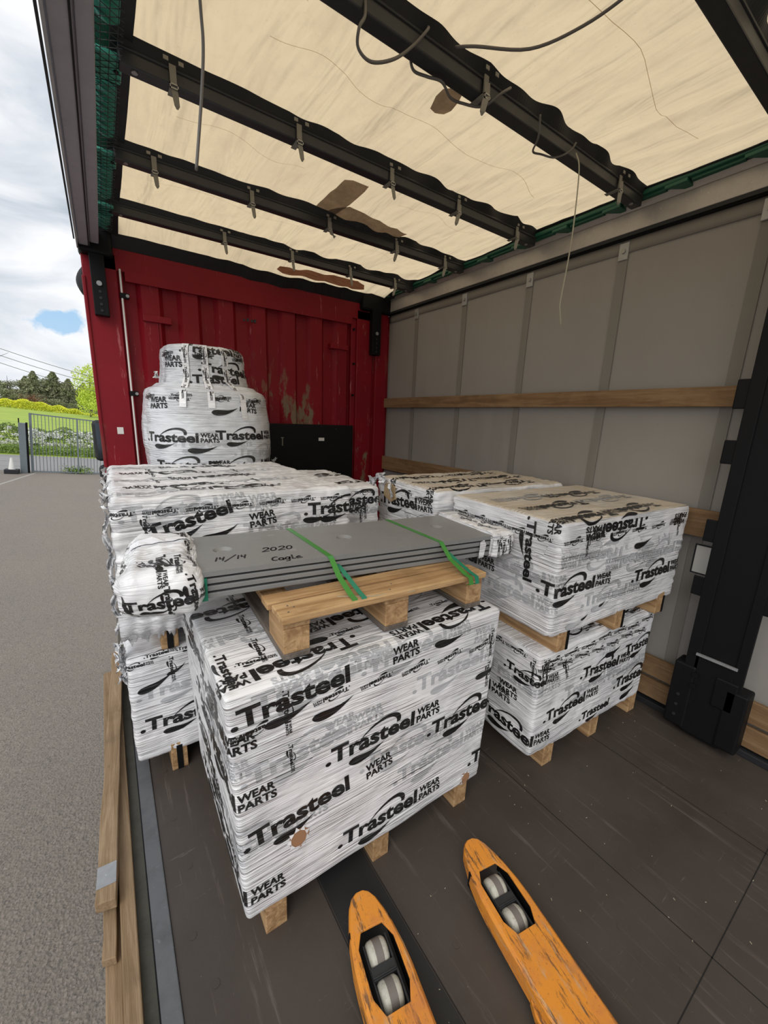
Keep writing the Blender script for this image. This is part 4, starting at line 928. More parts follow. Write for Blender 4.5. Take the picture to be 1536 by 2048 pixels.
# --- small one between, and U2 behind U
BH = Wrap(.985, 1.99, -3, .30, .80, .10, 1.185, r=.018, amp=.006, wr=.003, seed=6, crumple=.004)
dH = [('s', 'full', 'k', -.02, 1.09, 0), ('s', 'small', 'k', .12, 1.16, 180), ('s', 'small', 'k', .26, 1.165, 180), ('s', 'small', 'k', .06, 1.15, -88), ('s', 'small', 'k', .20, 1.12, -88), ('s', 'small', 'k', .17, 1.09, -88), ('s', 'full', 'g', .0, 1.03, 0), ('s', 'wp', 'k', .10, 1.04, 0), ('t', 'full', 'k', .3, .2, 180), ('t', 'full', 'k', .3, .5, 180)]
load('wrapped_load', BH, 'narrow film-wrapped load squeezed between the wide left load and the back right one', dH, (.03, .2))
B2 = Wrap(1.352, 1.545, -4.0, 1.02, .60, .10, 1.222, r=.02, amp=.007, wr=.0024, seed=7, crumple=.003, rough_edge=.012)
d2 = [('s', 'full', 'k', -.56, 1.065, 4, 1.15), ('s', 'small', 'k', -.36, 1.165, 180), ('s', 'small', 'k', -.20, 1.175, 176), ('s', 'small', 'k', -.05, 1.168, 180), ('s', 'tick', 'k', -.5, 1.19, 0), ('s', 'full', 'g', -.3, 1.0, 0),
      ('t', 'full', 'k', .40, .08, 180), ('t', 'full', 'k', .85, .12, 180), ('t', 'full', 'k', .5, .27, 180), ('t', 'full', 'k', .95, .30, 180), ('t', 'full', 'k', .4, .45, 180), ('t', 'full', 'k', .9, .50, 180)]
t2 = load('wrapped_load', B2, 'film-wrapped load behind the dusty-topped one, bare chipboard at its corner', d2, (.1, .48, .84), mats=('film', 'filmtop', 'ink', 'gink'))
mb = MB(); p = [B2.out(B2.side(np.array([q]), np.array([z])), .010)[0] for q, z in ((-.50, 1.185), (-.505, 1.115), (-.42, 1.085), (-.375, 1.11), (-.385, 1.18), (-.44, 1.20))]
mb.add([tuple(x) for x in p]+[tuple(x+np.array([.014, 0, 0])) for x in p], [tuple(range(6))]+[(i, (i+1) % 6, 6+(i+1) % 6, 6+i) for i in range(6)]); mb.build('bare_chipboard', ['chip'], t2)
frill(t2, [(1.335, 2.12, 1.20), (1.325, 2.13, 1.15), (1.32, 2.12, 1.08)], .05, 9, n=50)
frill(t2, [(1.34, 2.0, 1.215), (1.345, 2.1, 1.225), (1.42, 2.14, 1.225)], .03, 10, n=50)
frill(t2, [(1.342, 1.95, 1.20), (1.345, 1.93, 1.12)], .02, 12, n=20)

# --- the two-tier round bundle by the bulkhead
class Drum:
    def __init__(s, cx, cy, prof, seed, wr=.002, sy=1.0): s.__dict__.update(locals())
    def out(s, th, z, off=0):
        zs = [p[0] for p in s.prof]; rs = [p[1] for p in s.prof]; R = np.interp(z, zs, rs)
        # a squarish round: superellipse
        e = 2.6; k = (np.abs(np.cos(th))**e+np.abs(np.sin(th))**e)**(-1/e)
        q = np.stack([np.cos(th)*3, np.sin(th)*3, z*4], 1)
        D_ = .010*fbm(q+s.seed, s.seed)+s.wr*(1-2*np.abs(vn(np.stack([np.cos(th)*3+z, np.sin(th)*3, z*34+.5*np.cos(th*2)*3], 1), s.seed+2)))
        R = R*k+D_+off
        return np.stack([s.cx+R*np.cos(th), s.cy+R*np.sin(th)*s.sy, z], 1)
    def build(s, parent, name, decals, z0, z1, uvk=.45):
        mb = MB(); mb.uv = []; n = 150; m_ = int((z1-z0)/.010)
        th = np.linspace(-PI*1.5, PI*.5, n+1)
        for j in range(m_+1):
            z = np.full(n+1, z0+(z1-z0)*j/m_); mb.v += [tuple(p) for p in s.out(th, z)]; mb.uv += [(t_*uvk+s.seed, z_) for t_, z_ in zip(th, z)]
        for j in range(m_):
            for i in range(n): k = j*(n+1)+i; mb.f.append((k, k+1, k+n+2, k+n+1)); mb.mi.append(0)
        rr_ = s.out(th, np.full(n+1, z1)); k0 = len(mb.v)
        for f in (1, .75, .5, .25):
            for p in rr_:
                mb.v.append((s.cx+(p[0]-s.cx)*f, s.cy+(p[1]-s.cy)*f, z1+.022*(1-f))); mb.uv.append((p[0]*f, p[1]*f))
        for j in range(3):
            for i in range(n): k = k0+j*(n+1)+i; mb.f.append((k, k+1, k+n+2, k+n+1)); mb.mi.append(0)
        c = len(mb.v); mb.v.append((s.cx, s.cy, z1+.022)); mb.uv.append((0, 0))
        for i in range(n): k = k0+3*(n+1)+i; mb.f.append((k, k+1, c)); mb.mi.append(0)
        for kd, c_, th0, z, a, kk in decals:
            V, F = LOGO[kd]; sc = SIZE[kd]*kk; a = math.radians(a); X = V*sc
            U = X[:, 0]*math.cos(a)-X[:, 1]*math.sin(a); W_ = X[:, 0]*math.sin(a)+X[:, 1]*math.cos(a)
            Rm = np.interp(z, [p[0] for p in s.prof], [p[1] for p in s.prof])
            t_ = math.radians(th0)+U/Rm; zz_ = np.minimum(z+W_, z1-.002)
            P_ = s.out(t_, zz_, .0022 if c_ == 'k' else .0014); b = len(mb.v); mb.v += [tuple(x) for x in P_]; mb.f += [tuple(i+b for i in f) for f in F]
            mb.mi += [1 if c_ == 'k' else 2]*len(F); mb.uv += list(zip(t_*uvk+s.seed, zz_))
        return mb.build(name, ['bluefilm', 'ink', 'gink'], parent, smooth=True)
tG = thing('wrapped_bundle', 'tall two-tier rounded white bundle in front of the red bulkhead', 'wrapped bundle', (.61, 3.24, 0))
G1 = Drum(.605, 3.23, [(0, .40), (1.2, .405), (1.35, .415), (1.5, .41), (1.60, .395), (1.68, .385), (1.715, .37), (1.73, .33), (1.75, .31)], 21)
g1 = [('full', 'k', -98, 1.405, 0, 1.0), ('full', 'k', -158, 1.385, 0, 1.0), ('tick', 'k', -118, 1.37, 0, 1.2), ('full', 'g', -135, 1.36, 0, 1.1), ('wp', 'k', -152, 1.585, 3, 1.2), ('tick', 'k', -98, 1.61, 3, 1.2), ('wp', 'k', -72, 1.59, -6, 1.1), ('full', 'k', -150, 1.21, 0, 1), ('full', 'k', -105, 1.20, 0, 1.1), ('full', 'g', -80, 1.30, -3, 1)]
g1 += [('small', 'k', -165+i*17, 1.655+.004*(i % 3), 178 if i % 2 else 2, 1) for i in range(9)]
G1.build(tG, 'lower_tier', g1, 0, 1.75)
G2 = Drum(.595, 3.22, [(1.72, .285), (1.78, .275), (1.86, .262), (1.93, .262), (1.97, .255), (1.995, .235), (2.0, .20)], 22, .003)
g2 = [('full', 'k', -108, 1.835, -3, .95), ('wp', 'k', -155, 1.85, 0, 1.2), ('full', 'k', -130, 1.945, 0, .9), ('word', 'k', -118, 1.755, 3, .9)]
g2 += [('small', 'k', -165+i*26, 1.93, 180 if i % 2 else 0, 1) for i in range(7)]
G2.build(tG, 'upper_tier', g2, 1.735, 2.0)
# printed tape strips running down over both tiers
def strip(p0, p1, drum_pts, name='tape_strip'):
    pass
for th0, thA, zb in ((-123, -120, 1.60), (-100, -97, 1.60), (-74, -68, 1.53)):
    mb = MB(); mb.uv = []; path = []
    for k in range(22):
        z = 1.995-k*.0105; path.append(G2.out(np.array([math.radians(th0+ (thA-th0)*k/40)]), np.array([z]), .004)[0])
    e0 = path[-1]; 
    for k in range(1, 16):
        z = 1.70-k*(1.70-zb)/15; path.append(G1.out(np.array([math.radians(thA)]), np.array([z]), .005)[0])
    w = .021
    for i, p in enumerate(path):
        tx, ty = -math.sin(math.radians(th0)), math.cos(math.radians(th0)); q = Vector(p)
        mb.v += [(q.x-tx*w, q.y-ty*w, q.z), (q.x+tx*w, q.y+ty*w, q.z)]; mb.uv += [(0, q.z), (w*2, q.z)]
    for i in range(len(path)-1): mb.f.append((2*i, 2*i+1, 2*i+3, 2*i+2)); mb.mi.append(0)
    V, F = LOGO['small']
    L_ = [0]
    for a, b in zip(path, path[1:]): L_.append(L_[-1]+float(np.linalg.norm(np.array(b)-np.array(a))))
    PA = np.array(path); s0 = .012
    while s0+.125 < L_[-1]:
        X = V*.088; sl = s0+X[:, 0]; c = np.stack([np.interp(sl, L_, PA[:, i]) for i in range(3)], 1)
        tx, ty = -math.sin(math.radians(th0)), math.cos(math.radians(th0)); o_ = (X[:, 1]-.006)
        nx, ny = math.cos(math.radians(th0)), math.sin(math.radians(th0))
        P_ = c+np.stack([tx*o_+nx*.002, ty*o_+ny*.002, 0*o_+.001], 1)
        b = len(mb.v); mb.v += [tuple(x) for x in P_]; mb.f += [tuple(i+b for i in f) for f in F]; mb.mi += [1]*len(F); mb.uv += [(a_, b_) for a_, b_ in X]
        s0 += .135
    mb.build('tape_strip', ['film', 'ink'], tG, smooth=True)
frill(tG, [(.29, 3.08, 1.80), (.27, 3.05, 1.79)], .03, 14, n=14)
frill(tG, [(1.02, 3.05, 1.22), (1.05, 3.08, 1.235)], .03, 15, n=16)

# ================================================================== THE BARE PALLET ON A AND ITS STEEL PLATES
PZ = .8745
t = thing('wooden_pallet', 'bare wooden pallet under the strapped grey plates', 'pallet', (.335, 1.04, PZ), math.radians(-2.6))
pw, pd = .80, .64
def pb(x0, x1, y0, y1, z0, z1, name, mt, bv=.003): return MB().box(x0, x1, y0, y1, z0, z1).build(name, [mt], t, bevel=bv, world=False)
for x0, x1 in ((.005, .09), (.352, .448), (.715, .795)):
    pb(x0, x1, .0, pd, 0, .020, 'runner_board', 'woodgrey')
    pb(x0+.002, x1-.002, .0, .145 if x0 < .3 else .32, .020, .098, 'block', 'woody')
    pb(x0, x1-.002, pd-.145, pd, .020, .098, 'block', 'woody')
    pb(x0, x1, .002, pd, .098, .120, 'stringer_board', 'woody')
for y0, y1, x0, x1 in ((-.012, .088, 0, .80), (.098, .165, -.01, .79), (.24, .32, 0, .8), (.40, .48, 0, .8), (.54, .64, 0, .8)):
    pb(x0, x1, y0, y1, .120, .142, 'deck_board', 'wood')
mb = MB()
for x, y in ((.03, .02), (.055, .045), (.04, .06), (.38, .02), (.41, .06), (.74, .02), (.77, .06), (.73, .06)): mb.tube([(x, y, .142), (x, y, .1428)], .003, 8)
mb.build('nail_head', ['gutter'], t, world=False)
mb = MB(); mb.bar((.20, .05, .143), (.30, .00, .144), .002, .002, 0); mb.bar((.30, .0, .144), (.46, -.013, .135), .0025, .002, 0); mb.build('splinter', ['string'], t, world=False)

tp = thing('plate_stack', 'stack of grey steel wear plates strapped in green with film-wrapped ends', 'steel plates', (.168, 1.25, PZ+.145), math.radians(-7.0))
PL, PD, PT, PG = 1.235, .385, .0165, .0245
zt = 0
for k in range(4):
    z0 = k*PG; sh = (3-k)*.003
    bm = bmesh.new()
    # plate with round holes on the top one
    outer = [(-.14, sh), (PL-.01, sh), (PL-.01, PD), (-.14, PD)]
    if k < 3:
        mb = MB(); mb.box(-.14, PL-.01, sh, PD, z0, z0+PT); mb.build('steel_plate', ['plate'], tp, bevel=.0025, world=False)
    else:
        mb = MB(); holes = [(.083, .20), (.535, .195), (.985, .20)]; R_ = .032; hy = .20
        xs = [-.14]+[v_ for h in holes for v_ in (h[0]-.06, h[0]+.06)]+[PL-.01]
        for a, b in zip(xs[0::2], xs[1::2]): mb.box(a, b, 0, PD, z0, z0+PT)
        for hx, hyy in holes:
            n = 32; sq = []
            for i in range(n):
                a = 2*PI*i/n; ca, sa = math.cos(a), math.sin(a)
                kx = .06/abs(ca) if abs(ca) > 1e-6 else 9; y_lim = (PD-hyy) if sa > 0 else hyy; ky = y_lim/abs(sa) if abs(sa) > 1e-6 else 9; r_ = min(kx, ky); sq.append((hx+ca*r_, hyy+sa*r_))
            # corner points
            ring_o = [(x, y, z0+PT) for x, y in sq]; ring_i = [(hx+R_*math.cos(2*PI*i/n), hyy+R_*math.sin(2*PI*i/n), z0+PT) for i in range(n)]
            ring_c = [(hx+R_*.62*math.cos(2*PI*i/n), hyy+R_*.62*math.sin(2*PI*i/n), z0+PT-.010) for i in range(n)]
            kk = len(mb.v); mb.v += ring_o+ring_i+ring_c
            for i in range(n):
                j = (i+1) % n; mb.f += [(kk+i, kk+j, kk+n+j, kk+n+i), (kk+n+i, kk+n+j, kk+2*n+j, kk+2*n+i)]; mb.mi += [0, 0]
            for cx_, cy__ in ((hx+.06, PD), (hx-.06, PD), (hx-.06, 0), (hx+.06, 0)):
                dd = sorted(range(n), key=lambda i: (sq[i][0]-cx_)**2+(sq[i][1]-cy__)**2)[:2]
                c = len(mb.v); mb.v.append((cx_, cy__, z0+PT)); mb.f.append((kk+dd[0], kk+dd[1], c)); mb.mi.append(0)
            mb.f.append(tuple(kk+2*n+i for i in range(n))); mb.mi.append(0)
            mb.add([(hx-.06, 0, z0), (hx+.06, 0, z0), (hx+.06, 0, z0+PT), (hx-.06, 0, z0+PT)], [(0, 1, 2, 3)]); mb.add([(hx-.06, PD, z0), (hx+.06, PD, z0), (hx+.06, PD, z0+PT), (hx-.06, PD, z0+PT)], [(3, 2, 1, 0)])
        mb.build('steel_plate', ['plate'], tp, world=False)
mb = MB()
for x in (.02, .35, .7, 1.05): mb.box(x, x+.03, .03, PD-.02, 0, 3*PG)
mb.build('spacer', ['black'], tp, world=False)
TOP = 3*PG+PT
# marker writing on the top plate: "14/14", "2020", a word
def wr(strokes, x, y, s, slant=.2, ang=0):
    def f(u, v):
        U = (u+v*slant)*s; V_ = v*s; a = math.radians(ang); return (x+U*math.cos(a)-V_*math.sin(a), y+U*math.sin(a)+V_*math.cos(a), TOP+.0005)
    mb = MB()
    for st in strokes:
        pts = [Vector(f(*p)) for p in st]
        for a, b in zip(pts, pts[1:]):
            if (b-a).length > 1e-5: mb.bar(a, b, .0056, .0006)
        for a in pts: mb.tube([a-Vector((0, 0, .0002)), a+Vector((0, 0, .0003))], .0028, 6)
    mb.build('marker_writing', ['inkpen'], tp, world=False)
one = [[(.1, 0), (.1, 1)]]
def off_(st, d): return [[(u+d, v) for u, v in s] for s in st]
four = [[(.0, 1), (.02, .5), (.35, .5)], [(.38, 1), (.35, 0)]]
def arc(cx, cy, rx, ry, a0, a1, n=10): return [(cx+rx*math.cos(math.radians(a0+(a1-a0)*i/n)), cy+ry*math.sin(math.radians(a0+(a1-a0)*i/n))) for i in range(n+1)]
wr(one+off_(four, .40)+off_([[(0, -.4), (.9, 1.3)]], 1.0)+off_(one, 2.1)+off_(four, 2.5), .048, .085, .032)
two = [arc(.25, .72, .22, .25, 160, -30, 8)+[(.0, 0), (.5, .05)]]
zero = [arc(.22, .45, .22, .42, 0, 360, 12)]
wr(two+off_(zero, .65)+off_(two, 1.3)+off_(zero, 1.95), .205, .125, .043)
wr([arc(.3, .5, .28, .45, 60, 300, 8)]+off_([arc(.2, .3, .2, .28, 0, 360, 10)+[(.42, .0)]], .6)+off_([arc(.2, .3, .2, .28, 0, 360, 10), [(.4, .55), (.38, -.35), (.1, -.4)]], 1.15)+off_([[(0, 1), (.05, .05), (.3, .0)]], 1.75)+off_([[(0, .3), (.35, .35), (.2, .55), (0, .3), (.1, .02), (.5, .1)]], 2.15), .215, .022, .038)
mb = MB(); mb.box(.295, .318, .10, .123, TOP, TOP+.0005); mb.box(.26, .285, .31, .325, TOP, TOP+.0005); mb.build('grey_smudge', ['galv'], tp, world=False)
# green straps round plates and pallet deck
def band(x, dx, mt, nm, x2=None, w=.0095):
    path = [(x+dx*.9, PD+.004, .0), (x+dx*.8, PD+.003, TOP+.002), (x, -.002, TOP+.0022), (x+.004, -.006, TOP-.006), (x+.014, -.055, .035), (x+.020, -.142, .006), (x+.022, -.170, .003), (x+.024, -.175, -.024), (x+.022, -.16, -.028)]
    mb = MB(); rings = []
    for i, p in enumerate(path):
        for s in (-1, 1): mb.v.append((p[0]+s*w*1.0, p[1], p[2]))
    for i in range(len(path)-1): mb.f.append((2*i, 2*i+1, 2*i+3, 2*i+2)); mb.mi.append(0)
    o = mb.build(nm, [mt], tp, world=False); s_ = o.modifiers.new('t', 'SOLIDIFY'); s_.thickness = .0012; s_.offset = 1
def band2(x, mt, w=.0085):
    path = [(x-.014, -.001, .058), (x-.008, -.012, .052), (x+.004, -.06, .030), (x+.012, -.135, .008), (x+.014, -.170, .003), (x+.016, -.176, -.024), (x+.014, -.16, -.028)]
    mb = MB()
    for i, p in enumerate(path):
        for s in (-1, 1): mb.v.append((p[0]+s*w, p[1], p[2]))
    for i in range(len(path)-1): mb.f.append((2*i, 2*i+1, 2*i+3, 2*i+2)); mb.mi.append(0)
    o = mb.build('teal_strap', [mt], tp, world=False); s_ = o.modifiers.new('t', 'SOLIDIFY'); s_.thickness = .0012; s_.offset = 1
band(.405, -.055, 'strap', 'green_strap'); band2(.445, 'teal')
band(.865, -.045, 'strap', 'green_strap'); band2(.90, 'teal')
MB().box(-.012, .018, -.004, .05, -.002, 3*PG-.004).build('teal_end_strap', ['teal'], tp, world=False, bevel=.001)
# film wrapped ends
a7 = math.radians(-7.0)
def lw(x, y): return (.168+x*math.cos(a7)-y*math.sin(a7), 1.25+x*math.sin(a7)+y*math.cos(a7))
class BWrap(Wrap): pass
ox, oy = lw(-.215, -.035)
BL = Wrap(ox, oy, -7, .215, .46, 1.000, 1.135, r=.055, amp=.018, wr=.003, tilt=.6, seed=31, crumple=.0050)
dL = [('s', 'full', 'k', .01, 1.03, 4, .55), ('s', 'word', 'k', .175, 1.125, -80, .38), ('s', 'full', 'k', -.25, 1.06, 6, .45), ('s', 'tick', 'k', .02, 1.09, -60, .8)]
dL += [('t', 'small', 'k', .19, .30, -88), ('t', 'small', 'k', .195, .16, -88), ('t', 'small', 'k', .15, .13, -88, 1.1), ('t', 'full', 'k', .10, .17, -88, .45), ('t', 'small', 'k', .05, .12, -60), ('t', 'small', 'k', .17, .43, -88), ('t', 'tick', 'k', .13, .10, -60, .6), ('t', 'small', 'k', .09, .44, -30)]
dL += [('s', 'small', 'k', -.1-.09*i, 1.07+.02*(i % 2), -40+30*i) for i in range(4)]+[('s', 'small', 'k', .12, 1.10, -85)]
BL.build(tp, dL, .006, name='wrapped_end')
mb = MB(); U = np.array([.02, .21, .20, .03]); 
g = 10; mb.uv = []
for j in range(3):
    for i in range(g+1):
        f = i/g; h_ = j/2; u_ = .005+.20*f; v_ = .335+.012*f-.045*h_; p = BL.out(BL.top(np.array([u_]), np.array([v_])), .004)[0]; mb.v.append(tuple(p)); mb.uv.append((u_, v_))
for j in range(2):
    for i in range(g): k = j*(g+1)+i; mb.f.append((k, k+1, k+g+2, k+g+1)); mb.mi.append(0)
mb.build('paper_label', ['label'], tp)
ox, oy = lw(1.135, -.012)
BR = Wrap(ox, oy, -7, .105, .41, 1.012, 1.118, r=.010, amp=.004, wr=.003, tilt=.6, seed=33, crumple=.0028)
dR = [('s', 'small', 'k', .03, 1.11, -95, .8), ('s', 'small', 'k', .075, 1.11, -80, .8), ('s', 'full', 'k', .045, 1.10, -85, .25), ('t', 'small', 'k', .03, .16, -88), ('t', 'small', 'k', .04, .30, -88), ('t', 'small', 'k', .08, .2, -88), ('t', 'small', 'k', .07, .36, -88), ('s', 'wp', 'k', .09, 1.03, -60, .4)]
BR.build(tp, dR, .006, name='wrapped_end')
mb = MB()
for x0, x1, z0, z1 in ((1.065, 1.10, .0, .075), (1.12, 1.135, 0, .088)): mb.add([(x0, -.004, z0), (x1-.01, -.004, z0), (x1, -.004, z1-.02), (x1-.012, -.004, z1), (x0+.003, -.004, z1-.006)], [(0, 1, 2, 3, 4)])
mb.uv = [(v_[0], v_[2]) for v_ in mb.v]; o = mb.build('loose_film_strip', ['film'], tp, world=False); s_ = o.modifiers.new('t', 'SOLIDIFY'); s_.thickness = .002

# ================================================================== THE PALLET TRUCK FORKS
J = thing('pallet_truck', 'scuffed orange pallet truck forks pointing at the nearest load', 'pallet truck', (.512, .862, 0), math.radians(-10.2))
def fork(u0):
    outl = [(-.012, 0), (.012, 0), (.030, -.010), (.045, -.032), (.058, -.07), (.068, -.11), (.077, -.17), (.080, -.22), (.080, -1.0), (-.080, -1.0), (-.080, -.22), (-.077, -.17), (-.068, -.11), (-.058, -.07), (-.045, -.032), (-.030, -.010)]
    hole = [(-.033, -.104), (.035, -.104), (.055, -.145), (.055, -.25), (.036, -.291), (-.033, -.291), (-.053, -.25), (-.053, -.14)]
    z1, z0, h2 = .085, .030, .079
    bm = bmesh.new()
    vo = [bm.verts.new((x*.90+u0, y-.004 if y > -.9 else y, z1)) for x, y in outl]; vh = [bm.verts.new((x+u0, y, z1)) for x, y in hole]
    eo = [bm.edges.new((vo[i], vo[(i+1) % 16])) for i in range(16)]; eh = [bm.edges.new((vh[i], vh[(i+1) % 8])) for i in range(8)]
    bmesh.ops.triangle_fill(bm, use_beauty=True, use_dissolve=False, edges=eo+eh)
    def zlow(y): return .058 if y > -.02 else (.045 if y > -.09 else (.034 if y > -.14 else z0))
    vm = [bm.verts.new((x+u0, y, h2-.002)) for x, y in outl]; vl = [bm.verts.new((x*1.02+u0, y, zlow(y))) for x, y in outl]
    for i in range(16):
        j = (i+1) % 16; bm.faces.new((vo[i], vo[j], vm[j], vm[i])); bm.faces.new((vm[i], vm[j], vl[j], vl[i]))
    vd = [bm.verts.new((x+u0, y, z1-.006)) for x, y in hole]
    for i in range(8): j = (i+1) % 8; bm.faces.new((vh[j], vh[i], vd[i], vd[j]))
    vd2 = [bm.verts.new((x*.98+u0, y, z1-.006)) for x, y in outl]
    bmesh.ops.recalc_face_normals(bm, faces=bm.faces)
    me = bpy.data.meshes.new('fork'); bm.to_mesh(me); bm.free(); me.materials.append(M['orange']); f = link('fork', me, J)
    b = f.modifiers.new('bevel', 'BEVEL'); b.width = .0018; b.segments = 2; b.limit_method = 'ANGLE'; b.angle_limit = .35
    # black liner plates added to darken the opening, standing in for its shade
    MB().box(u0-.066, u0-.060, -.34, -.09, .02, .079).box(u0+.060, u0+.066, -.34, -.09, .02, .079).build('dark_liner', ['black'], f, world=False)
    for y in (-.150, -.243):
        prof = [(-.030, .012), (-.029, .031), (-.022, .0365), (-.012, .0378), (.012, .0378), (.022, .0365), (.029, .031), (.030, .012)]
        def ringset(pr, mt, nm, k=1.0):
            mb = MB(); n = 40; rings = []
            for px_, r_ in pr: rings.append([(u0+.002+px_, y+r_*k*math.cos(2*PI*i/n), .040+r_*k*math.sin(2*PI*i/n)) for i in range(n)])
            mb.loft(rings); return mb.build(nm, [mt], f, smooth=False, world=False, bevel=0)
        o = ringset(prof, 'roller', 'roller'); o.data.polygons.foreach_set('use_smooth', [len(p.vertices) == 4 for p in o.data.polygons])
        o = ringset([(-.011, .0372), (-.011, .0382), (.012, .0382), (.012, .0372)], 'rollerband', 'roller_wear_band')
    mb = MB(); mb.box(u0-.036, u0-.031, -.27, -.125, .020, .062); mb.box(u0+.035, u0+.041, -.30, -.12, .020, .064); mb.box(u0-.034, u0+.038, -.211, -.182, .045, .066); mb.box(u0-.034, u0+.036, -.209, -.2065, .02, .072)
    mb.build('bogie_frame', ['bowblack'], f, bevel=.002, world=False)
    return f
f1 = fork(0.0); f2 = fork(.433)
# pushrod lug on the inner side of the right fork, wheel lugs, cross beam and pump behind the view
mb = MB(); mb.prism([(.433-.083, -.40), (.433-.095, -.43), (.433-.098, -.455), (.433-.095, -.475), (.433-.083, -.485), (.433-.070, -.48), (.433-.070, -.40)], .024, .050)
mb.build('side_lug', ['orange'], f2, bevel=.004, world=False)
MB().tube([(.433-.0985, -.452, .040), (.433-.105, -.452, .040)], .010, 14).build('lug_pin', ['black'], f2, world=False)
mb = MB(); mb.tube([(-.088, -.452, .036), (-.098, -.452, .036)], .012, 14); mb.build('lug_pin', ['galv'], f1, world=False)
mb = MB(); mb.box(-.08, .513, -1.16, -1.0, .03, .14); mb.box(.10, .333, -1.22, -1.10, .05, .40); mb.build('cross_beam', ['orange'], J, bevel=.008, world=False)
mb = MB(); mb.tube([(.2165, -1.26, .10), (.2165, -1.26, .62)], .03, 16); mb.tube([(.2165, -1.26, .60), (.2165, -1.75, 1.18)], .016, 12); mb.tube([(.08, -1.75, 1.18), (.35, -1.75, 1.18)], .014, 12)
mb.build('pump_and_handle', ['black'], J, world=False)
mb = MB(); mb.tube([(.12, -1.26, .09), (.19, -1.26, .09)], .085, 24); mb.tube([(.245, -1.26, .09), (.315, -1.26, .09)], .085, 24); mb.build('steering_wheel', ['rubber'], J, world=False)

# ================================================================== OUTSIDE
GZ = -1.20
BEFORE = set(o.name for o in bpy.data.objects)
g = MB(); g.add([(-60, -25, GZ), (40, -25, GZ), (40, 22.6, GZ), (-60, 22.6, GZ)], [(0, 1, 2, 3)]); struct(g.build('ground', ['asphalt']))
g = MB(); g.add([(-90, 22.6, GZ+.0), (60, 22.6, GZ+.0), (60, 28.2, GZ+.04), (-90, 29.2, GZ+.04)], [(0, 1, 2, 3)]); struct(g.build('road', ['road']))
g = MB(); g.box(-2.62, -2.52, 13.0, 21.9, GZ, GZ+.004); g.v = [(x-(21.9-y)*.19, y, z) for x, y, z in g.v]; struct(g.build('yard_line', ['paintline']))
def terrain(n, x0, x1, y0, y1, zf, name, mt):
    o = sheet(n, n, lambda a, b: np.stack([x0+a*(x1-x0), y0+b*(y1-y0), zf(x0+a*(x1-x0), y0+b*(y1-y0))], 1), name, [mt]); return struct(o)
def fz(x, y): return GZ+.02+np.clip((y-29)/6, 0, 1)*.95+np.clip((y-35)/50, 0, 1)*.75+.10*fbm(np.stack([x*.12, y*.12, 0*x], 1), 31)+np.clip(-x-2, 0, 30)*.004*np.clip((y-35)/50, 0, 1)
terrain(60, -80, 50, 28.0, 130, fz, 'field', 'field')

# --- leaf clouds built once per kind
def leaves(n, pos, size, name, mt, extra=None, seed=0):
    q = np.random.RandomState(seed); P = pos(q, n); a = q.normal(size=(n, 3)); a /= np.linalg.norm(a, axis=1, keepdims=True); b = np.cross(a, q.normal(size=(n, 3))); b /= np.linalg.norm(b, axis=1, keepdims=True)
    s = size*q.uniform(.6, 1.4, (n, 1)); V = np.stack([P-a*s, P+b*s*.45, P+a*s, P-b*s*.45], 1).reshape(-1, 3)
    me = bpy.data.meshes.new(name); me.from_pydata([tuple(v) for v in V], [], [(4*i, 4*i+1, 4*i+2, 4*i+3) for i in range(n)])
    for k in (mt if isinstance(mt, (list, tuple)) else [mt]): me.materials.append(M[k])
    if isinstance(mt, (list, tuple)): me.polygons.foreach_set('material_index', [1 if x < (extra or .5) else 0 for x in q.rand(n)])
    me.update(); return me
def pine_pos(q, n):
    z = q.uniform(.16, 1, n)**.85; tier = np.floor(z*9)/9; r = (1.0-z)**.75*.36*(1-.45*(z*9-np.floor(z*9)))+.015
    th = q.uniform(0, 2*PI, n); lob = 1+.35*np.sin(th*5+tier*23)+.2*np.sin(th*11+tier*41); rr_ = r*lob*np.sqrt(q.uniform(.25, 1, n))
    return np.stack([rr_*np.cos(th), rr_*np.sin(th), z-.10*rr_], 1)*1.0
def blob_pos(q, n):
    cs = q.uniform(-1, 1, (26, 3))*np.array([.34, .34, .30])+np.array([0, 0, .62]); k = q.randint(0, 26, n); d = q.normal(size=(n, 3)); d /= np.linalg.norm(d, axis=1, keepdims=True)
    return cs[k]+d*.13*q.uniform(.5, 1, (n, 1))
def scots_pos(q, n):
    cs = q.uniform(-1, 1, (22, 3))*np.array([.32, .32, .28])+np.array([0, 0, .66]); k = q.randint(0, 22, n); d = q.normal(size=(n, 3)); d /= np.linalg.norm(d, axis=1, keepdims=True)
    return cs[k]+d*np.array([.15, .15, .07])*q.uniform(.3, 1, (n, 1))
PINE = leaves(9000, pine_pos, .016, 'foliage', ['pine', 'pinelight'], .3, 1)
SCOT = leaves(9000, scots_pos, .016, 'foliage', ['pine', 'pinelight'], .4, 2)
BROAD = leaves(5200, blob_pos, .017, 'foliage', 'broadleaf', None, 3)
def trunk_me(name, r, n, seed):
    q = random.Random(seed); mb = MB(); mb.tube([(0, 0, 0), (.01, 0, .35), (0, .01, .7), (0, 0, .97)], [r, r*.7, r*.4, r*.08], 8)
    for i in range(n):
        z = .25+.65*i/n; a = q.uniform(0, 2*PI); l = .30*(1.1-z); mb.tube([(0, 0, z), (math.cos(a)*l, math.sin(a)*l, z+.06)], [r*.25, r*.06], 5)
    me = mb.build(name, ['bark']); d = me.data; bpy.data.objects.remove(me); return d
TR1 = trunk_me('trunk', .022, 16, 1); TR2 = trunk_me('trunk', .026, 14, 2)
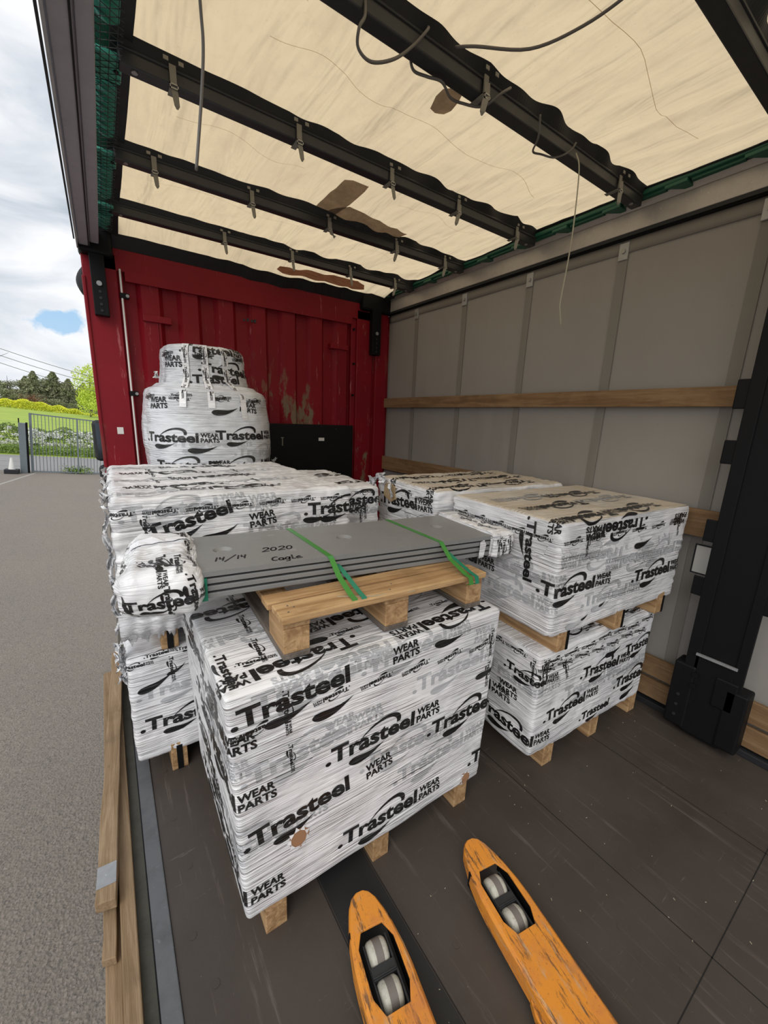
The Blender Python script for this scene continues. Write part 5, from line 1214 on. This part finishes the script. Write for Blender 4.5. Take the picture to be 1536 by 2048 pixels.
def tree(kind, me, tr, x, y, z, h, wdt, lab, cat, grp, rz):
    t = thing(kind, lab, cat, (x, y, z), rz, grp); t.scale = (h*wdt, h*wdt, h); link('foliage', me, t); link('trunk', tr, t)
q = random.Random(5)
pines = [(-13.5, 96, 10.2, 1, .8), (-11.6, 100, 10.6, 0, .75), (-10.0, 95, 11.4, 0, .7), (-8.6, 99, 10.8, 1, .8), (-7.4, 96, 11.8, 0, .8), (-6.3, 101, 10.6, 1, .8), (-5.2, 95, 10.9, 0, .8), (-4.2, 99, 9.4, 1, .9), (-3.0, 96, 10.6, 0, .75), (-1.9, 101, 10.0, 1, .85), (-.6, 97, 9.6, 0, .85), (.8, 100, 10.0, 1, .9), (-13.0, 90, 5.6, 1, 1.4), (-10.8, 90, 5.4, 1, 1.4), (-8.0, 90, 5.4, 1, 1.4), (-5.2, 90, 5.2, 1, 1.4), (-2.4, 90, 5.0, 1, 1.4), (.2, 90, 5.0, 1, 1.4), (-12.3, 92, 7.6, 1, 1), (-9.2, 91, 7.6, 1, 1.1), (-6.6, 92, 7.4, 1, 1.1), (-3.6, 92, 7.0, 1, 1.1), (-1.0, 92, 6.8, 1, 1.1)]
for x, y, h, k, w in pines:
    if k == 0: tree('conifer_tree', PINE, TR1, x, y, -2.4, h-2.2, w*1.25, 'dark pointed conifer in the wood beyond the yellow-green hedge', 'tree', 'pointed conifers in the wood beyond the hedge', q.uniform(0, 6))
    else: tree('pine_tree', SCOT, TR2, x, y, -3.2, h-1.2, w*1.15, 'dark round-headed pine in the wood beyond the yellow-green hedge', 'tree', 'round-headed pines in the wood beyond the hedge', q.uniform(0, 6))
tree('broadleaf_tree', BROAD, TR2, -1.6, 74, -1.6, 9.0, .72, 'bright yellow-green broadleaf tree beside the red bulkhead', 'tree', None, 1.0)
t = thing('red_shrub', 'small reddish shrub at the foot of the conifers', 'shrub', (-9.6, 86, 1.0)); me = leaves(500, lambda q, n: q.normal(size=(n, 3))*np.array([.7, .3, .35])+np.array([0, 0, .9]), .12, 'foliage', 'redpatch', None, 8); link('foliage', me, t)
def hedgepos(x0, x1, y, z0, hf, dep):
    def f(q, n):
        x = q.uniform(x0, x1, n); v = np.sqrt(q.uniform(0, 1, n)); h = hf(x)
        return np.stack([x, y+q.uniform(-dep, dep, n), z0(x)+h*v], 1)
    return f
hh = lambda x: 1.55+.45*np.exp(-((x+7.6)/3.0)**2)+.3*np.sin(x*1.1)*.4+.15*np.sin(x*3.1)+.04*(-x)
me = leaves(26000, hedgepos(-20, 4, 80, lambda x: -.85-.03*x, hh, .5), .10, 'hedge_leaves', 'hedge', None, 9); o = link('hedge', me); tag(o, 'yellow-green hedge running below the dark conifers', 'hedge', kind='stuff')
me = leaves(22000, hedgepos(-14, 3, 31.2, lambda x: -1.05+0*x, lambda x: 1.25+.1*np.sin(x*2.3)+.1*np.sin(x*5.1), .5), .05, 'verge_leaves', 'shrub', None, 10); o = link('verge_plants', me); tag(o, 'tangled green verge plants along the far side of the road', 'plants', kind='stuff')
me = leaves(20000, hedgepos(-14, 3, 29.4, lambda x: -1.15+0*x, lambda x: .42+.05*np.sin(x*4), .5), .05, 'grass_blades', 'verge', None, 11); o = link('verge_grass', me); tag(o, 'long grass at the far edge of the road', 'grass', kind='stuff')
def fl_pos(q, n):
    c = np.stack([q.uniform(-14, 3, 620), q.uniform(30.3, 30.7, 620), q.uniform(-.80, .20, 620)], 1); k = q.randint(0, 620, n); return c[k]+q.normal(size=(n, 3))*np.array([.07, .05, .035])
me = leaves(9000, fl_pos, .060, 'flower_heads', 'flower', None, 12); o = link('cow_parsley', me); tag(o, 'mass of small white flower heads on the verge behind the gate', 'flowers', kind='stuff')
me = leaves(500, lambda q, n: q.normal(size=(n, 3))*np.array([.25, .12, .10])+np.array([-2.1+.9, 22.15, GZ+.10]), .05, 'weeds', 'verge', None, 13); o = link('weeds', me); tag(o, 'patch of weeds growing at the foot of the gate', 'weeds', kind='stuff')

# --- gate, gate post, cone
t = thing('steel_gate', 'grey barred steel gate standing across the yard entrance', 'gate', (-1.2, 22, GZ))
z0, gt = GZ+.06, 1.21
def gz(x): return gt-(x+2.7)*.03
x0, x1 = -2.66, .9
MB().bar((x0, 22, gz(x0)), (x1, 22, gz(x1)), .04, .05).build('top_rail', ['gategrey'], t)
MB().bar((x0, 22, z0), (x1, 22, z0-.01), .04, .05).build('bottom_rail', ['gategrey'], t)
MB().box(x0-.04, x0+.04, 21.96, 22.04, GZ+.02, gz(x0)+.03).build('gate_stile', ['gategrey'], t)
MB().box(-1.17, -1.11, 21.97, 22.03, z0, gz(-1.1)).build('gate_stile', ['gategrey'], t)
x = x0+.12
while x < x1:
    if abs(x+1.14) > .05: MB().tube([(x, 22, z0), (x, 22, gz(x))], .012, 6).build('gate_bar', ['gategrey'], t)
    x += .115
t = thing('gate_post', 'weathered grey steel gate post at the left end of the gate', 'post', (-2.9, 21.9, GZ))
MB().box(-3.02, -2.80, 21.8, 22.0, GZ, .82).build('post', ['gategrey'], t, bevel=.01)
MB().box(-2.80, -2.74, 21.86, 21.94, GZ, .85).build('hinge_channel', ['black'], t)
MB().tube([(-3.0, 21.85, .82), (-3.0, 21.85, 1.0)], .02, 8).build('post_pin', ['black'], t)
t = thing('wire_fence', 'thin dark wire fence left of the grey gate post', 'fence', (-6, 22, GZ))
x = -12.
mb = MB()
while x < -3.05: mb.bar((x, 22, GZ), (x, 22, .95), .004, .004); x += .06
for z in np.arange(GZ+.05, .97, .2): mb.bar((-12, 22, z), (-3.02, 22, z), .005, .005)
mb.build('mesh_panel', ['gategrey'], t)
MB().box(-5.5, -5.44, 21.97, 22.03, GZ, 1.0).build('fence_post', ['gategrey'], t)
t = thing('traffic_cone', 'small pale cone with a black base beside the gate post', 'cone', (-3.25, 21.6, GZ))
MB().box(-3.47, -3.03, 21.4, 21.8, GZ, GZ+.17).build('cone_base', ['rubber'], t, bevel=.02)
mb = MB(); mb.tube([(-3.25, 21.6, GZ+.10), (-3.25, 21.6, GZ+.16), (-3.25, 21.6, GZ+.17), (-3.25, 21.6, GZ+.62)], [.15, .14, .11, .04], 16); mb.build('cone_body', ['white'], t, smooth=False)

# --- overhead wires
for i, (ya, yb_, za, zb_) in enumerate(((60, 60, 8.2, 4.6), (60, 60, 7.5, 3.9), (60, 60, 6.8, 3.0))):
    P = [(-14+18*k/14, 60+.2*i, za+(zb_-za)*k/14-.5*(1-((k-7)/7)**2)) for k in range(15)]
    o = MB().tube(P, .028, 5).build('overhead_wire', ['cable']); tag(o, ('highest', 'middle', 'lowest')[i]+' of the thin overhead wires crossing above the trees', 'wire', 'overhead wires')
o = MB().tube([(-8.6, 40, 2.6), (-6.6, 40, 4.2), (-5.6, 40, 4.9)], [.03, .02, .008], 6).build('bare_branch', ['bark']); tag(o, 'bare twig reaching in from the left edge of the view', 'branch')

# the lorry stands with a slight lean on the sloping yard: tilt everything outside against it
PV = Vector((-2.0, 0, GZ)); RT = Matrix.Translation(PV) @ Matrix.Rotation(math.radians(4.6), 4, 'Y') @ Matrix.Translation(-PV)
for o in list(bpy.data.objects):
    if o.name not in BEFORE and o.parent is None:
        sc_ = o.scale.copy(); o.matrix_basis = RT @ (Matrix.Translation(o.location) @ o.rotation_euler.to_matrix().to_4x4() @ Matrix.Diagonal((*sc_, 1)))

# --- mirrors of the lorry cab beyond the bulkhead
t = thing('cab_mirror', 'black cab door mirror sticking out past the red bulkhead', 'mirror', (-.06, 4.9, 1.2))
def rbox(x0, x1, y0, y1, z0, z1, nm, mt, bv): return MB().box(x0, x1, y0, y1, z0, z1).build(nm, [mt], t, bevel=bv)
rbox(-.125, .13, 4.9, 5.02, 1.06, 1.46, 'mirror_housing', 'rubber', .04)
MB().box(-.100, .105, 4.892, 4.902, 1.085, 1.435).build('mirror_glass', ['glass'], t, bevel=.003)
rbox(-.105, .13, 4.9, 5.0, .80, 1.02, 'wide_mirror_housing', 'rubber', .035)
MB().box(-.085, .11, 4.892, 4.902, .82, 1.0).build('wide_mirror_glass', ['glass'], t, bevel=.003)
MB().tube([(-.02, 4.98, 1.10), (-.02, 4.98, .98)], .02, 8).build('mirror_arm', ['black'], t)
MB().tube([(.02, 5.02, 1.2), (.5, 5.1, 1.2)], .02, 8).build('mirror_arm', ['black'], t)
# --- the side curtain drawn up beyond the bulkhead corner
t = thing('bunched_curtain', 'black bulge of gathered side curtain outside the top corner of the red bulkhead', 'curtain', (-.07, D+.1, 2.45))
mb = MB(); rings = []
for k in range(9):
    f = k/8; z = 2.36+.16*f; r_ = .042*math.sin(PI*min(1, .16+f*.80))**.6; rings.append([(-.035+r_*1.0*math.cos(2*PI*i/16)-.012*math.sin(f*3), D+.12+.08*math.sin(2*PI*i/16), z) for i in range(16)])
mb.loft(rings).build('gathered_cloth', ['rubber'], t, smooth=True)
